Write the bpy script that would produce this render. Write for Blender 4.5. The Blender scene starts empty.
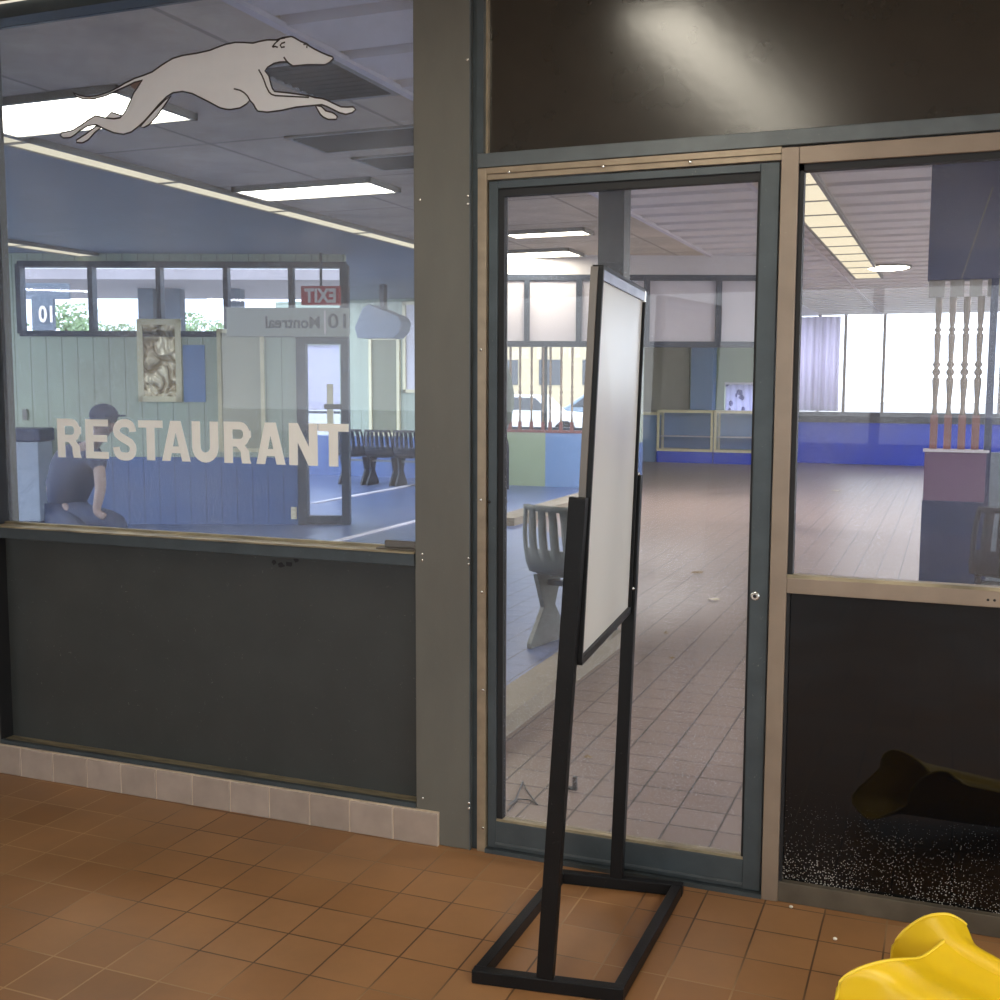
import bpy, bmesh, math, random
from mathutils import Vector, Matrix
from mathutils.geometry import tessellate_polygon
random.seed(7)
SC = bpy.context.scene
COL = SC.collection
PI = math.pi

# ------------------------------------------------------------------ camera
FOC, YAW, PITCH, ROLL, DIST = 1130.93, 0.379526, 0.101511, 0.0032607, 3.24294
CAM = Vector((0, -DIST, 1.5))
FWD = Vector((-math.sin(YAW)*math.cos(PITCH), math.cos(YAW)*math.cos(PITCH), -math.sin(PITCH)))
RGT0 = Vector((math.cos(YAW), math.sin(YAW), 0))
UP0 = RGT0.cross(FWD)
RGT = RGT0*math.cos(ROLL) + UP0*math.sin(ROLL)
UPV = UP0*math.cos(ROLL) - RGT0*math.sin(ROLL)
cd = bpy.data.cameras.new('camera'); cam = bpy.data.objects.new('camera', cd); COL.objects.link(cam)
m = Matrix.Identity(4)
for i in range(3):
    m[i][0], m[i][1], m[i][2], m[i][3] = RGT[i], UPV[i], -FWD[i], CAM[i]
cam.matrix_world = m
cd.sensor_width = 36; cd.lens = 36*FOC/1000; cd.clip_end = 500
SC.camera = cam

def ray(px, py):
    return FWD*FOC + RGT*(px-500) + UPV*(500-py)
def wy(px, py, Y):                      # measured point on a wall plane y = Y
    d = ray(px, py); return CAM + d*((Y-CAM.y)/d.y)
def wz(px, py, Z=0.0):                  # measured point on a level plane
    d = ray(px, py); return CAM + d*((Z-CAM.z)/d.z)
FH = Vector((-math.sin(YAW), math.cos(YAW), 0))
PLANE = 12.0                            # the reflected plank wall is built square across this distance
PORG = Vector((CAM.x, CAM.y, 0)) + FH*PLANE
def wp(px, py):                         # local (u, z) on the plank partition
    d = ray(px, py); p = CAM + d*(PLANE/d.dot(FH)); return (p-PORG).dot(RGT0), p.z

# ------------------------------------------------------------------ materials
def lin(c):
    c = c/255.0
    return c/12.92 if c <= .04045 else ((c+.055)/1.055)**2.4
def rgb(r, g, b): return (lin(r), lin(g), lin(b), 1)
def new_mat(name):
    mt = bpy.data.materials.new(name); mt.use_nodes = True
    nt = mt.node_tree; nt.nodes.clear()
    return mt, nt, nt.nodes.new('ShaderNodeOutputMaterial')
def N(nt, t, **kw):
    n = nt.nodes.new(t)
    for k, v in kw.items(): setattr(n, k, v)
    return n
def pbr(name, col, rough=.5, metal=0, var=.12, scale=12, bump=0, bscale=60, spec=.5, scratch=0, stretch=(1,1,1), col2=None):
    mt, nt, out = new_mat(name); L = nt.links.new
    b = N(nt, 'ShaderNodeBsdfPrincipled')
    b.inputs['Roughness'].default_value = rough; b.inputs['Metallic'].default_value = metal
    b.inputs['Specular IOR Level'].default_value = spec
    tc = N(nt, 'ShaderNodeTexCoord'); mp = N(nt, 'ShaderNodeMapping'); mp.inputs['Scale'].default_value = stretch
    L(tc.outputs['Object'], mp.inputs['Vector'])
    no = N(nt, 'ShaderNodeTexNoise'); no.inputs['Scale'].default_value = scale; no.inputs['Detail'].default_value = 6
    L(mp.outputs['Vector'], no.inputs['Vector'])
    rp = N(nt, 'ShaderNodeValToRGB')
    rp.color_ramp.elements[0].position = .3; rp.color_ramp.elements[1].position = .7
    c2 = col2 or tuple(min(1, c*(1+var)) for c in col[:3])+(1,)
    rp.color_ramp.elements[0].color = tuple(c*(1-var) for c in col[:3])+(1,) if not col2 else col
    rp.color_ramp.elements[1].color = c2
    L(no.outputs['Fac'], rp.inputs['Fac'])
    cur = rp.outputs['Color']
    if scratch:
        w = N(nt, 'ShaderNodeTexNoise'); w.inputs['Scale'].default_value = 55; w.inputs['Detail'].default_value = 3; w.inputs['Distortion'].default_value = 2.5
        r2 = N(nt, 'ShaderNodeValToRGB'); r2.color_ramp.elements[0].position = .70; r2.color_ramp.elements[1].position = .76
        r2.color_ramp.elements[0].color = (0,0,0,1); r2.color_ramp.elements[1].color = (scratch,)*3+(1,)
        L(tc.outputs['Object'], w.inputs['Vector']); L(w.outputs['Fac'], r2.inputs['Fac'])
        mx = N(nt, 'ShaderNodeMix', data_type='RGBA'); L(r2.outputs['Color'], mx.inputs['Factor'])
        L(cur, mx.inputs['A']); mx.inputs['B'].default_value = rgb(165,165,155); cur = mx.outputs['Result']
    L(cur, b.inputs['Base Color'])
    if bump:
        n2 = N(nt, 'ShaderNodeTexNoise'); n2.inputs['Scale'].default_value = bscale
        L(mp.outputs['Vector'], n2.inputs['Vector'])
        bp = N(nt, 'ShaderNodeBump'); bp.inputs['Strength'].default_value = bump; bp.inputs['Distance'].default_value = .01
        L(n2.outputs['Fac'], bp.inputs['Height']); L(bp.outputs['Normal'], b.inputs['Normal'])
    L(b.outputs['BSDF'], out.inputs['Surface'])
    return mt
def emit(name, col, s):
    mt, nt, out = new_mat(name)
    e = N(nt, 'ShaderNodeEmission'); e.inputs['Color'].default_value = col; e.inputs['Strength'].default_value = s
    nt.links.new(e.outputs['Emission'], out.inputs['Surface']); return mt
def glass(name, tint=(1,1,1,1), ior=1.5, veil=.02, veilcol=(.75,.75,.8,1), boost=1.0):
    mt, nt, out = new_mat(name); L = nt.links.new
    tr = N(nt, 'ShaderNodeBsdfTransparent'); tr.inputs['Color'].default_value = tint
    df = N(nt, 'ShaderNodeBsdfDiffuse'); df.inputs['Color'].default_value = veilcol  # pale diffuse film stands in for the haze of reflections on the glass
    tc = N(nt, 'ShaderNodeTexCoord'); no = N(nt, 'ShaderNodeTexNoise'); no.inputs['Scale'].default_value = 3; no.inputs['Detail'].default_value = 8
    L(tc.outputs['Object'], no.inputs['Vector'])
    mr = N(nt, 'ShaderNodeMapRange'); mr.inputs['From Min'].default_value = .3; mr.inputs['From Max'].default_value = .75
    mr.inputs['To Min'].default_value = veil*.4; mr.inputs['To Max'].default_value = veil*1.6
    L(no.outputs['Fac'], mr.inputs['Value'])
    m1 = N(nt, 'ShaderNodeMixShader'); L(mr.outputs['Result'], m1.inputs['Fac']); L(tr.outputs['BSDF'], m1.inputs[1]); L(df.outputs['BSDF'], m1.inputs[2])
    gl = N(nt, 'ShaderNodeBsdfGlossy'); gl.inputs['Roughness'].default_value = 0
    fr = N(nt, 'ShaderNodeFresnel'); fr.inputs['IOR'].default_value = ior
    ge = N(nt, 'ShaderNodeNewGeometry'); sb = N(nt, 'ShaderNodeMath', operation='SUBTRACT'); sb.inputs[0].default_value = 1; L(ge.outputs['Backfacing'], sb.inputs[1])
    mu = N(nt, 'ShaderNodeMath', operation='MULTIPLY', use_clamp=True); L(fr.outputs['Fac'], mu.inputs[0]); L(sb.outputs['Value'], mu.inputs[1])
    mb = N(nt, 'ShaderNodeMath', operation='MULTIPLY', use_clamp=True); L(mu.outputs['Value'], mb.inputs[0]); mb.inputs[1].default_value = boost
    m2 = N(nt, 'ShaderNodeMixShader'); L(mb.outputs['Value'], m2.inputs['Fac']); L(m1.outputs['Shader'], m2.inputs[1]); L(gl.outputs['BSDF'], m2.inputs[2])
    L(m2.outputs['Shader'], out.inputs['Surface']); return mt
def tiles(name, c1, c2, grout, size, off, rough=.45, gvar=None, bump=.3, mortar=.022, rvar=1.0):
    mt, nt, out = new_mat(name); L = nt.links.new
    b = N(nt, 'ShaderNodeBsdfPrincipled')
    ge = N(nt, 'ShaderNodeNewGeometry'); mp = N(nt, 'ShaderNodeMapping'); mp.inputs['Location'].default_value = off
    L(ge.outputs['Position'], mp.inputs['Vector'])
    br = N(nt, 'ShaderNodeTexBrick'); br.offset = 0; br.squash = 1
    br.inputs['Scale'].default_value = 1; br.inputs['Brick Width'].default_value = size; br.inputs['Row Height'].default_value = size
    br.inputs['Mortar Size'].default_value = size*mortar; br.inputs['Mortar Smooth'].default_value = .15; br.inputs['Bias'].default_value = 0
    br.inputs['Color1'].default_value = c1; br.inputs['Color2'].default_value = c2; br.inputs['Mortar'].default_value = grout
    L(mp.outputs['Vector'], br.inputs['Vector'])
    no = N(nt, 'ShaderNodeTexNoise'); no.inputs['Scale'].default_value = 1.6; no.inputs['Detail'].default_value = 9; no.inputs['Roughness'].default_value = .65
    L(ge.outputs['Position'], no.inputs['Vector'])
    if gvar:
        gx = N(nt, 'ShaderNodeMix', data_type='RGBA'); gx.inputs['A'].default_value = grout; gx.inputs['B'].default_value = gvar
        gr = N(nt, 'ShaderNodeValToRGB'); gr.color_ramp.elements[0].position = .45; gr.color_ramp.elements[1].position = .6
        n3 = N(nt, 'ShaderNodeTexNoise'); n3.inputs['Scale'].default_value = 1.1; L(mp.outputs['Vector'], n3.inputs['Vector'])
        L(n3.outputs['Fac'], gr.inputs['Fac']); L(gr.outputs['Color'], gx.inputs['Factor']); L(gx.outputs['Result'], br.inputs['Mortar'])
    mx = N(nt, 'ShaderNodeMix', data_type='RGBA', blend_type='MULTIPLY'); mx.inputs['Factor'].default_value = .75*max(.2,rvar)
    rp = N(nt, 'ShaderNodeValToRGB'); rp.color_ramp.elements[0].position = .3; rp.color_ramp.elements[1].position = .72
    rp.color_ramp.elements[0].color = (.58,.55,.52,1); rp.color_ramp.elements[1].color = (1.12,1.08,1.05,1)
    L(no.outputs['Fac'], rp.inputs['Fac']); L(br.outputs['Color'], mx.inputs['A']); L(rp.outputs['Color'], mx.inputs['B'])
    L(mx.outputs['Result'], b.inputs['Base Color'])
    r2 = N(nt, 'ShaderNodeMapRange'); r2.inputs['To Min'].default_value = rough-.12*rvar; r2.inputs['To Max'].default_value = rough+.2*rvar
    L(no.outputs['Fac'], r2.inputs['Value']); L(r2.outputs['Result'], b.inputs['Roughness'])
    bp = N(nt, 'ShaderNodeBump'); bp.inputs['Strength'].default_value = bump; bp.inputs['Distance'].default_value = .003; bp.invert = True
    L(br.outputs['Fac'], bp.inputs['Height']); L(bp.outputs['Normal'], b.inputs['Normal'])
    L(b.outputs['BSDF'], out.inputs['Surface']); return mt
def planks(name, up, low, zsplit, width=.165):
    """vertical grooved planking, painted in one colour above the dado line and another below it"""
    mt, nt, out = new_mat(name); L = nt.links.new
    b = N(nt, 'ShaderNodeBsdfPrincipled'); b.inputs['Roughness'].default_value = .45
    tc = N(nt, 'ShaderNodeTexCoord'); sp = N(nt, 'ShaderNodeSeparateXYZ'); L(tc.outputs['Object'], sp.inputs['Vector'])
    st = N(nt, 'ShaderNodeMath', operation='GREATER_THAN'); st.inputs[1].default_value = zsplit; L(sp.outputs['Z'], st.inputs[0])
    mx = N(nt, 'ShaderNodeMix', data_type='RGBA'); L(st.outputs['Value'], mx.inputs['Factor']); mx.inputs['A'].default_value = low; mx.inputs['B'].default_value = up
    dv = N(nt, 'ShaderNodeMath', operation='DIVIDE'); dv.inputs[1].default_value = width; L(sp.outputs['X'], dv.inputs[0])
    fr = N(nt, 'ShaderNodeMath', operation='FRACT'); L(dv.outputs['Value'], fr.inputs[0])
    rp = N(nt, 'ShaderNodeValToRGB'); rp.color_ramp.elements[0].color = (.55,.55,.55,1); rp.color_ramp.elements[1].color = (1,1,1,1)
    rp.color_ramp.elements[0].position = .03; rp.color_ramp.elements[1].position = .08
    L(fr.outputs['Value'], rp.inputs['Fac'])
    m2 = N(nt, 'ShaderNodeMix', data_type='RGBA', blend_type='MULTIPLY'); m2.inputs['Factor'].default_value = 1
    L(mx.outputs['Result'], m2.inputs['A']); L(rp.outputs['Color'], m2.inputs['B'])
    L(m2.outputs['Result'], b.inputs['Base Color']); L(b.outputs['BSDF'], out.inputs['Surface']); return mt

M = {}
M['post'] = pbr('painted_steel_post', rgb(104,102,94), .42, 0, .10, 6, .05, 90, stretch=(1,1,.4), scratch=.15)
M['panel'] = pbr('dark_metal_panel', rgb(58,60,58), .45, 0, .12, 5, .03, 80, scratch=.35)
M['frame'] = pbr('grey_aluminium', rgb(92,98,100), .38, .25, .12, 14, .03, 120, scratch=.2)
M['frame_dk'] = pbr('dark_grey_aluminium', rgb(70,78,82), .4, .25, .15, 10, .04, 100, scratch=.3)
M['brown'] = pbr('bronze_anodised_frame', rgb(142,126,110), .36, .25, .10, 9, .03, 100, scratch=.15)
M['strip'] = pbr('pale_bronze_strip', rgb(152,136,114), .35, .3, .15, 20, .03)
M['sill'] = pbr('weathered_sill_top', rgb(150,138,112), .4, .35, .45, 9, .15, 60, stretch=(1,6,1))
M['gasket'] = pbr('black_rubber_gasket', rgb(22,22,24), .6, 0, .2)
M['base_tile'] = tiles('base_tile_glaze', rgb(176,156,142), rgb(164,144,132), rgb(214,196,176), 5, (0,0,0))
M['grout_pale'] = pbr('pale_grout', rgb(205,186,165), .8)
M['floor'] = tiles('quarry_tile_floor', rgb(164,122,82), rgb(150,108,68), rgb(92,66,45), .169, (1.972,.87,0), .36, rgb(186,150,108), .5, .016)
M['hall_floor'] = tiles('hall_quarry_tile', rgb(138,122,112), rgb(130,114,104), rgb(74,66,64), .169, (.85,.05,0), .36, None, 0, .028, .12)
M['blue_floor'] = tiles('blue_seating_tile', rgb(96,112,150), rgb(88,106,148), rgb(52,60,84), .169, (.85,.05,0), .32, None, .4, .03, .2)
M['kerb'] = pbr('kerb_stone', rgb(140,132,116), .6, 0, .15, 8, .1)
M['ceil_tile'] = tiles('acoustic_ceiling_tile', rgb(216,206,190), rgb(212,202,186), rgb(176,168,156), 1.22, (.3,.2,0), .85, None, .2, .012)
M['ceil_rib'] = pbr('ribbed_metal_ceiling', rgb(226,222,224), .55, 0, .05, 4)
M['ceil_dark'] = pbr('dark_blue_ceiling', rgb(122,132,144), .6, 0, .1, 3, .05, 10)
M['wall_grey'] = pbr('grey_plaster', rgb(120,118,112), .8, 0, .08, 4)
M['green'] = planks('green_and_blue_planks', rgb(178,190,170), rgb(84,112,160), .725)
M['far_green'] = pbr('far_green_wall', rgb(150,166,140), .6, 0, .06, 3)
M['dado'] = pbr('bright_blue_dado', rgb(12,66,210), .35, 0, .1, 4)
M['navy'] = pbr('navy_laminate', rgb(44,58,96), .45, 0, .12, 6)
M['navy_dk'] = pbr('dark_navy_laminate', rgb(34,50,86), .45, 0, .15, 6)
M['mauve'] = pbr('mauve_laminate', rgb(108,84,112), .5, 0, .08, 6)
M['wood'] = pbr('turned_wood', rgb(132,116,98), .5, 0, .2, 20, stretch=(1,1,.2))
M['wood_dk'] = pbr('reddish_square_wood', rgb(128,84,82), .5, 0, .15, 20, stretch=(1,1,.2))
M['cream'] = pbr('cream_frame', rgb(226,218,180), .5, 0, .06)
M['olive'] = pbr('olive_pinboard', rgb(120,124,104), .8, 0, .08, 30)
M['beige_board'] = pbr('beige_board', rgb(176,176,152), .7, 0, .08, 5)
M['white_board'] = pbr('whiteboard_sheet', rgb(205,202,194), .3, 0, .03, 3)
M['black'] = pbr('black_powder_coat', rgb(13,13,14), .45, 0, .25, 12, .05, 200, spec=.3, scratch=.08)
M['board_edge'] = pbr('dull_grey_edge', rgb(112,106,100), .4, .3, .08)
M['chrome'] = pbr('polished_screw', rgb(225,225,220), .2, .9, .05)
M['clear_clip'] = pbr('pale_blue_clip_strip', rgb(150,160,185), .25, 0, .1)
M['yellow'] = pbr('yellow_plastic', rgb(230,190,22), .38, 0, .05, 5, .04, 30)
M['yellow2'] = pbr('yellow_plastic_lip', rgb(240,206,56), .35, 0, .04, 5)
M['white_decal'] = pbr('white_vinyl', rgb(250,251,252), .55, 0, .03)
M['black_decal'] = pbr('black_vinyl', rgb(58,48,44), .6, 0, .05)
M['brown_decal'] = pbr('brown_vinyl', rgb(126,104,96), .6, 0, .05)
M['cream_decal'] = pbr('cream_vinyl', rgb(253,252,246), .55, 0, .02)
M['vent'] = pbr('dark_vent_metal', rgb(58,56,52), .6, 0, .1)
M['vent_frame'] = pbr('grey_vent_frame', rgb(150,148,142), .5, .2, .05)
M['lamp'] = emit('warm_tube_diffuser', (1,.90,.70,1), 17.0)
M['lamp_soft'] = emit('warm_cove_diffuser', (1,.86,.60,1), 1.15)
M['lamp_conc'] = emit('concourse_tube_diffuser', (1,.92,.76,1), 16)
M['pane'] = glass('window_glass', (.95,.96,.98,1), 1.5, .048, (.80,.79,.86,1))
M['pane_left'] = glass('tinted_window_glass', (.90,.94,1,1), 1.5, .12, (.74,.76,.80,1))
M['pane_thin'] = glass('far_window_glass', (.97,.98,1,1), 1.5, .02)
def spandrel_mat():
    mt, nt, out = new_mat('black_spandrel_glass'); L = nt.links.new
    b = N(nt, 'ShaderNodeBsdfPrincipled'); b.inputs['Roughness'].default_value = .03; b.inputs['Specular IOR Level'].default_value = .40
    ge = N(nt, 'ShaderNodeNewGeometry'); sp = N(nt, 'ShaderNodeSeparateXYZ'); L(ge.outputs['Position'], sp.inputs['Vector'])
    vo = N(nt, 'ShaderNodeTexVoronoi'); vo.inputs['Scale'].default_value = 170; L(ge.outputs['Position'], vo.inputs['Vector'])
    no = N(nt, 'ShaderNodeTexNoise'); no.inputs['Scale'].default_value = 9; no.inputs['Detail'].default_value = 5; L(ge.outputs['Position'], no.inputs['Vector'])
    mr = N(nt, 'ShaderNodeMapRange'); mr.inputs['From Min'].default_value = .36; mr.inputs['From Max'].default_value = .06
    mr.inputs['To Min'].default_value = .02; mr.inputs['To Max'].default_value = .30; L(sp.outputs['Z'], mr.inputs['Value'])
    mu = N(nt, 'ShaderNodeMath', operation='MULTIPLY'); L(mr.outputs['Result'], mu.inputs[0]); L(no.outputs['Fac'], mu.inputs[1])
    m2 = N(nt, 'ShaderNodeMath', operation='MULTIPLY'); L(mu.outputs['Value'], m2.inputs[0]); m2.inputs[1].default_value = 1.9
    lt = N(nt, 'ShaderNodeMath', operation='LESS_THAN'); L(vo.outputs['Distance'], lt.inputs[0]); L(m2.outputs['Value'], lt.inputs[1])
    mx = N(nt, 'ShaderNodeMix', data_type='RGBA'); L(lt.outputs['Value'], mx.inputs['Factor'])
    mx.inputs['A'].default_value = rgb(10,11,13); mx.inputs['B'].default_value = rgb(150,146,140); L(mx.outputs['Result'], b.inputs['Base Color'])
    m3 = N(nt, 'ShaderNodeMath', operation='MULTIPLY'); L(lt.outputs['Value'], m3.inputs[0]); m3.inputs[1].default_value = .7
    m4 = N(nt, 'ShaderNodeMath', operation='ADD'); L(m3.outputs['Value'], m4.inputs[0]); m4.inputs[1].default_value = .03; L(m4.outputs['Value'], b.inputs['Roughness'])
    L(b.outputs['BSDF'], out.inputs['Surface']); return mt
M['lamp_fill'] = emit('cool_fill_emitter', (1,.95,.94,1), 50)  # glow of the fill panels added over the hall
M['spandrel'] = spandrel_mat()
M['transom'] = pbr('glossy_dark_laminate', rgb(44,40,34), .20, 0, .1, 8, .02, 40, spec=.7)
M['red'] = pbr('red_sign_face', rgb(190,60,72), .5, 0, .05)
M['sign_grey'] = pbr('grey_sign_face', rgb(158,164,154), .6, 0, .04)
M['sign_ink'] = pbr('dark_sign_ink', rgb(26,32,46), .6)
M['sign_pale'] = pbr('pale_sign_ink', rgb(232,220,214), .6)
M['dark_frame'] = pbr('dark_window_frame', rgb(58,68,84), .5, 0, .1)
M['blind'] = pbr('pale_lavender_blind', rgb(216,212,220), .8, 0, .04, 3)
M['outlet'] = pbr('ivory_plastic', rgb(232,222,190), .5)
M['seat_black'] = pbr('black_shell_seat', rgb(30,36,52), .45, 0, .1)
M['seat_grey'] = pbr('grey_shell_seat', rgb(104,112,108), .4, 0, .1)
M['metal'] = pbr('dull_steel_tube', rgb(120,124,126), .35, .7)
M['skin'] = pbr('skin', rgb(150,132,128), .6, 0, .06)
M['cloth'] = pbr('navy_cloth', rgb(50,62,92), .9, 0, .12, 30)
M['leaf'] = pbr('tree_leaves', rgb(150,172,128), .6, 0, .35, 3)
M['bark'] = pbr('bark', rgb(96,84,70), .9)
M['concrete'] = pbr('canopy_concrete', rgb(168,160,164), .8, 0, .06)
M['concrete_dk'] = pbr('pillar_concrete', rgb(104,112,124), .8, 0, .06)
M['asphalt'] = pbr('asphalt', rgb(168,168,166), .9, 0, .08, 2)
M['ochre'] = pbr('ochre_render', rgb(196,182,150), .8, 0, .06)
M['car_white'] = pbr('white_car_paint', rgb(226,228,230), .25)
M['car_blue'] = pbr('blue_grey_car_paint', rgb(126,146,166), .25)
M['car_glass'] = pbr('dark_car_glass', rgb(50,60,72), .1)
M['tyre'] = pbr('tyre_rubber', rgb(30,30,32), .8)
M['shutter'] = pbr('beige_shutter_slats', rgb(176,172,158), .5, .1, .05)
M['column_blue'] = pbr('blue_painted_column', rgb(116,146,186), .5, 0, .05)
M['jacket'] = pbr('dark_green_cloth', rgb(70,82,74), .9, 0, .2, 20)
M['dry_leaf'] = pbr('dry_leaf', rgb(150,132,104), .8, 0, .3, 40)
M['paper'] = pbr('crumpled_paper', rgb(206,196,170), .8, 0, .1, 30)
M['pebble'] = pbr('floor_crumb', rgb(220,214,200), .8)
M['monitor'] = pbr('blue_grey_plastic', rgb(84,100,122), .5)
def foil_mat():
    mt, nt, out = new_mat('crinkled_gold_foil'); L = nt.links.new
    b = N(nt, 'ShaderNodeBsdfPrincipled'); b.inputs['Roughness'].default_value = .25; b.inputs['Metallic'].default_value = .2
    tc = N(nt, 'ShaderNodeTexCoord'); no = N(nt, 'ShaderNodeTexNoise'); no.inputs['Scale'].default_value = 5; no.inputs['Distortion'].default_value = 2.2; no.inputs['Detail'].default_value = 1
    L(tc.outputs['Object'], no.inputs['Vector'])
    rp = N(nt, 'ShaderNodeValToRGB'); rp.color_ramp.elements[0].color = rgb(150,132,96); rp.color_ramp.elements[1].color = rgb(240,226,186)
    rp.color_ramp.elements[0].position = .4; rp.color_ramp.elements[1].position = .6
    L(no.outputs['Fac'], rp.inputs['Fac']); L(rp.outputs['Color'], b.inputs['Base Color'])
    bp = N(nt, 'ShaderNodeBump'); bp.inputs['Strength'].default_value = .9; bp.inputs['Distance'].default_value = .08
    L(no.outputs['Fac'], bp.inputs['Height']); L(bp.outputs['Normal'], b.inputs['Normal']); L(b.outputs['BSDF'], out.inputs['Surface']); return mt
M['foil'] = foil_mat()
def floral_mat():
    mt, nt, out = new_mat('floral_curtain_print'); L = nt.links.new
    b = N(nt, 'ShaderNodeBsdfPrincipled'); b.inputs['Roughness'].default_value = .9
    tc = N(nt, 'ShaderNodeTexCoord'); vo = N(nt, 'ShaderNodeTexVoronoi'); vo.inputs['Scale'].default_value = 5.5
    L(tc.outputs['Object'], vo.inputs['Vector'])
    rp = N(nt, 'ShaderNodeValToRGB'); rp.color_ramp.interpolation = 'CONSTANT'
    rp.color_ramp.elements[0].color = rgb(110,110,170); rp.color_ramp.elements[1].color = rgb(226,226,250); rp.color_ramp.elements[1].position = .32
    L(vo.outputs['Distance'], rp.inputs['Fac']); L(rp.outputs['Color'], b.inputs['Base Color'])
    b.inputs['Transmission Weight'].default_value = 0
    tl = N(nt, 'ShaderNodeBsdfTranslucent'); L(rp.outputs['Color'], tl.inputs['Color'])
    mx = N(nt, 'ShaderNodeMixShader'); mx.inputs['Fac'].default_value = .6; L(b.outputs['BSDF'], mx.inputs[1]); L(tl.outputs['BSDF'], mx.inputs[2])
    L(mx.outputs['Shader'], out.inputs['Surface']); return mt
M['floral'] = floral_mat()
def sheer_mat():
    mt, nt, out = new_mat('sheer_white_curtain'); L = nt.links.new
    d = N(nt, 'ShaderNodeBsdfDiffuse'); d.inputs['Color'].default_value = rgb(226,220,244)
    tl = N(nt, 'ShaderNodeBsdfTranslucent'); tl.inputs['Color'].default_value = rgb(244,240,252)
    mx = N(nt, 'ShaderNodeMixShader'); mx.inputs['Fac'].default_value = .7; L(d.outputs['BSDF'], mx.inputs[1]); L(tl.outputs['BSDF'], mx.inputs[2])
    L(mx.outputs['Shader'], out.inputs['Surface']); return mt
M['sheer'] = sheer_mat()

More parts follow.
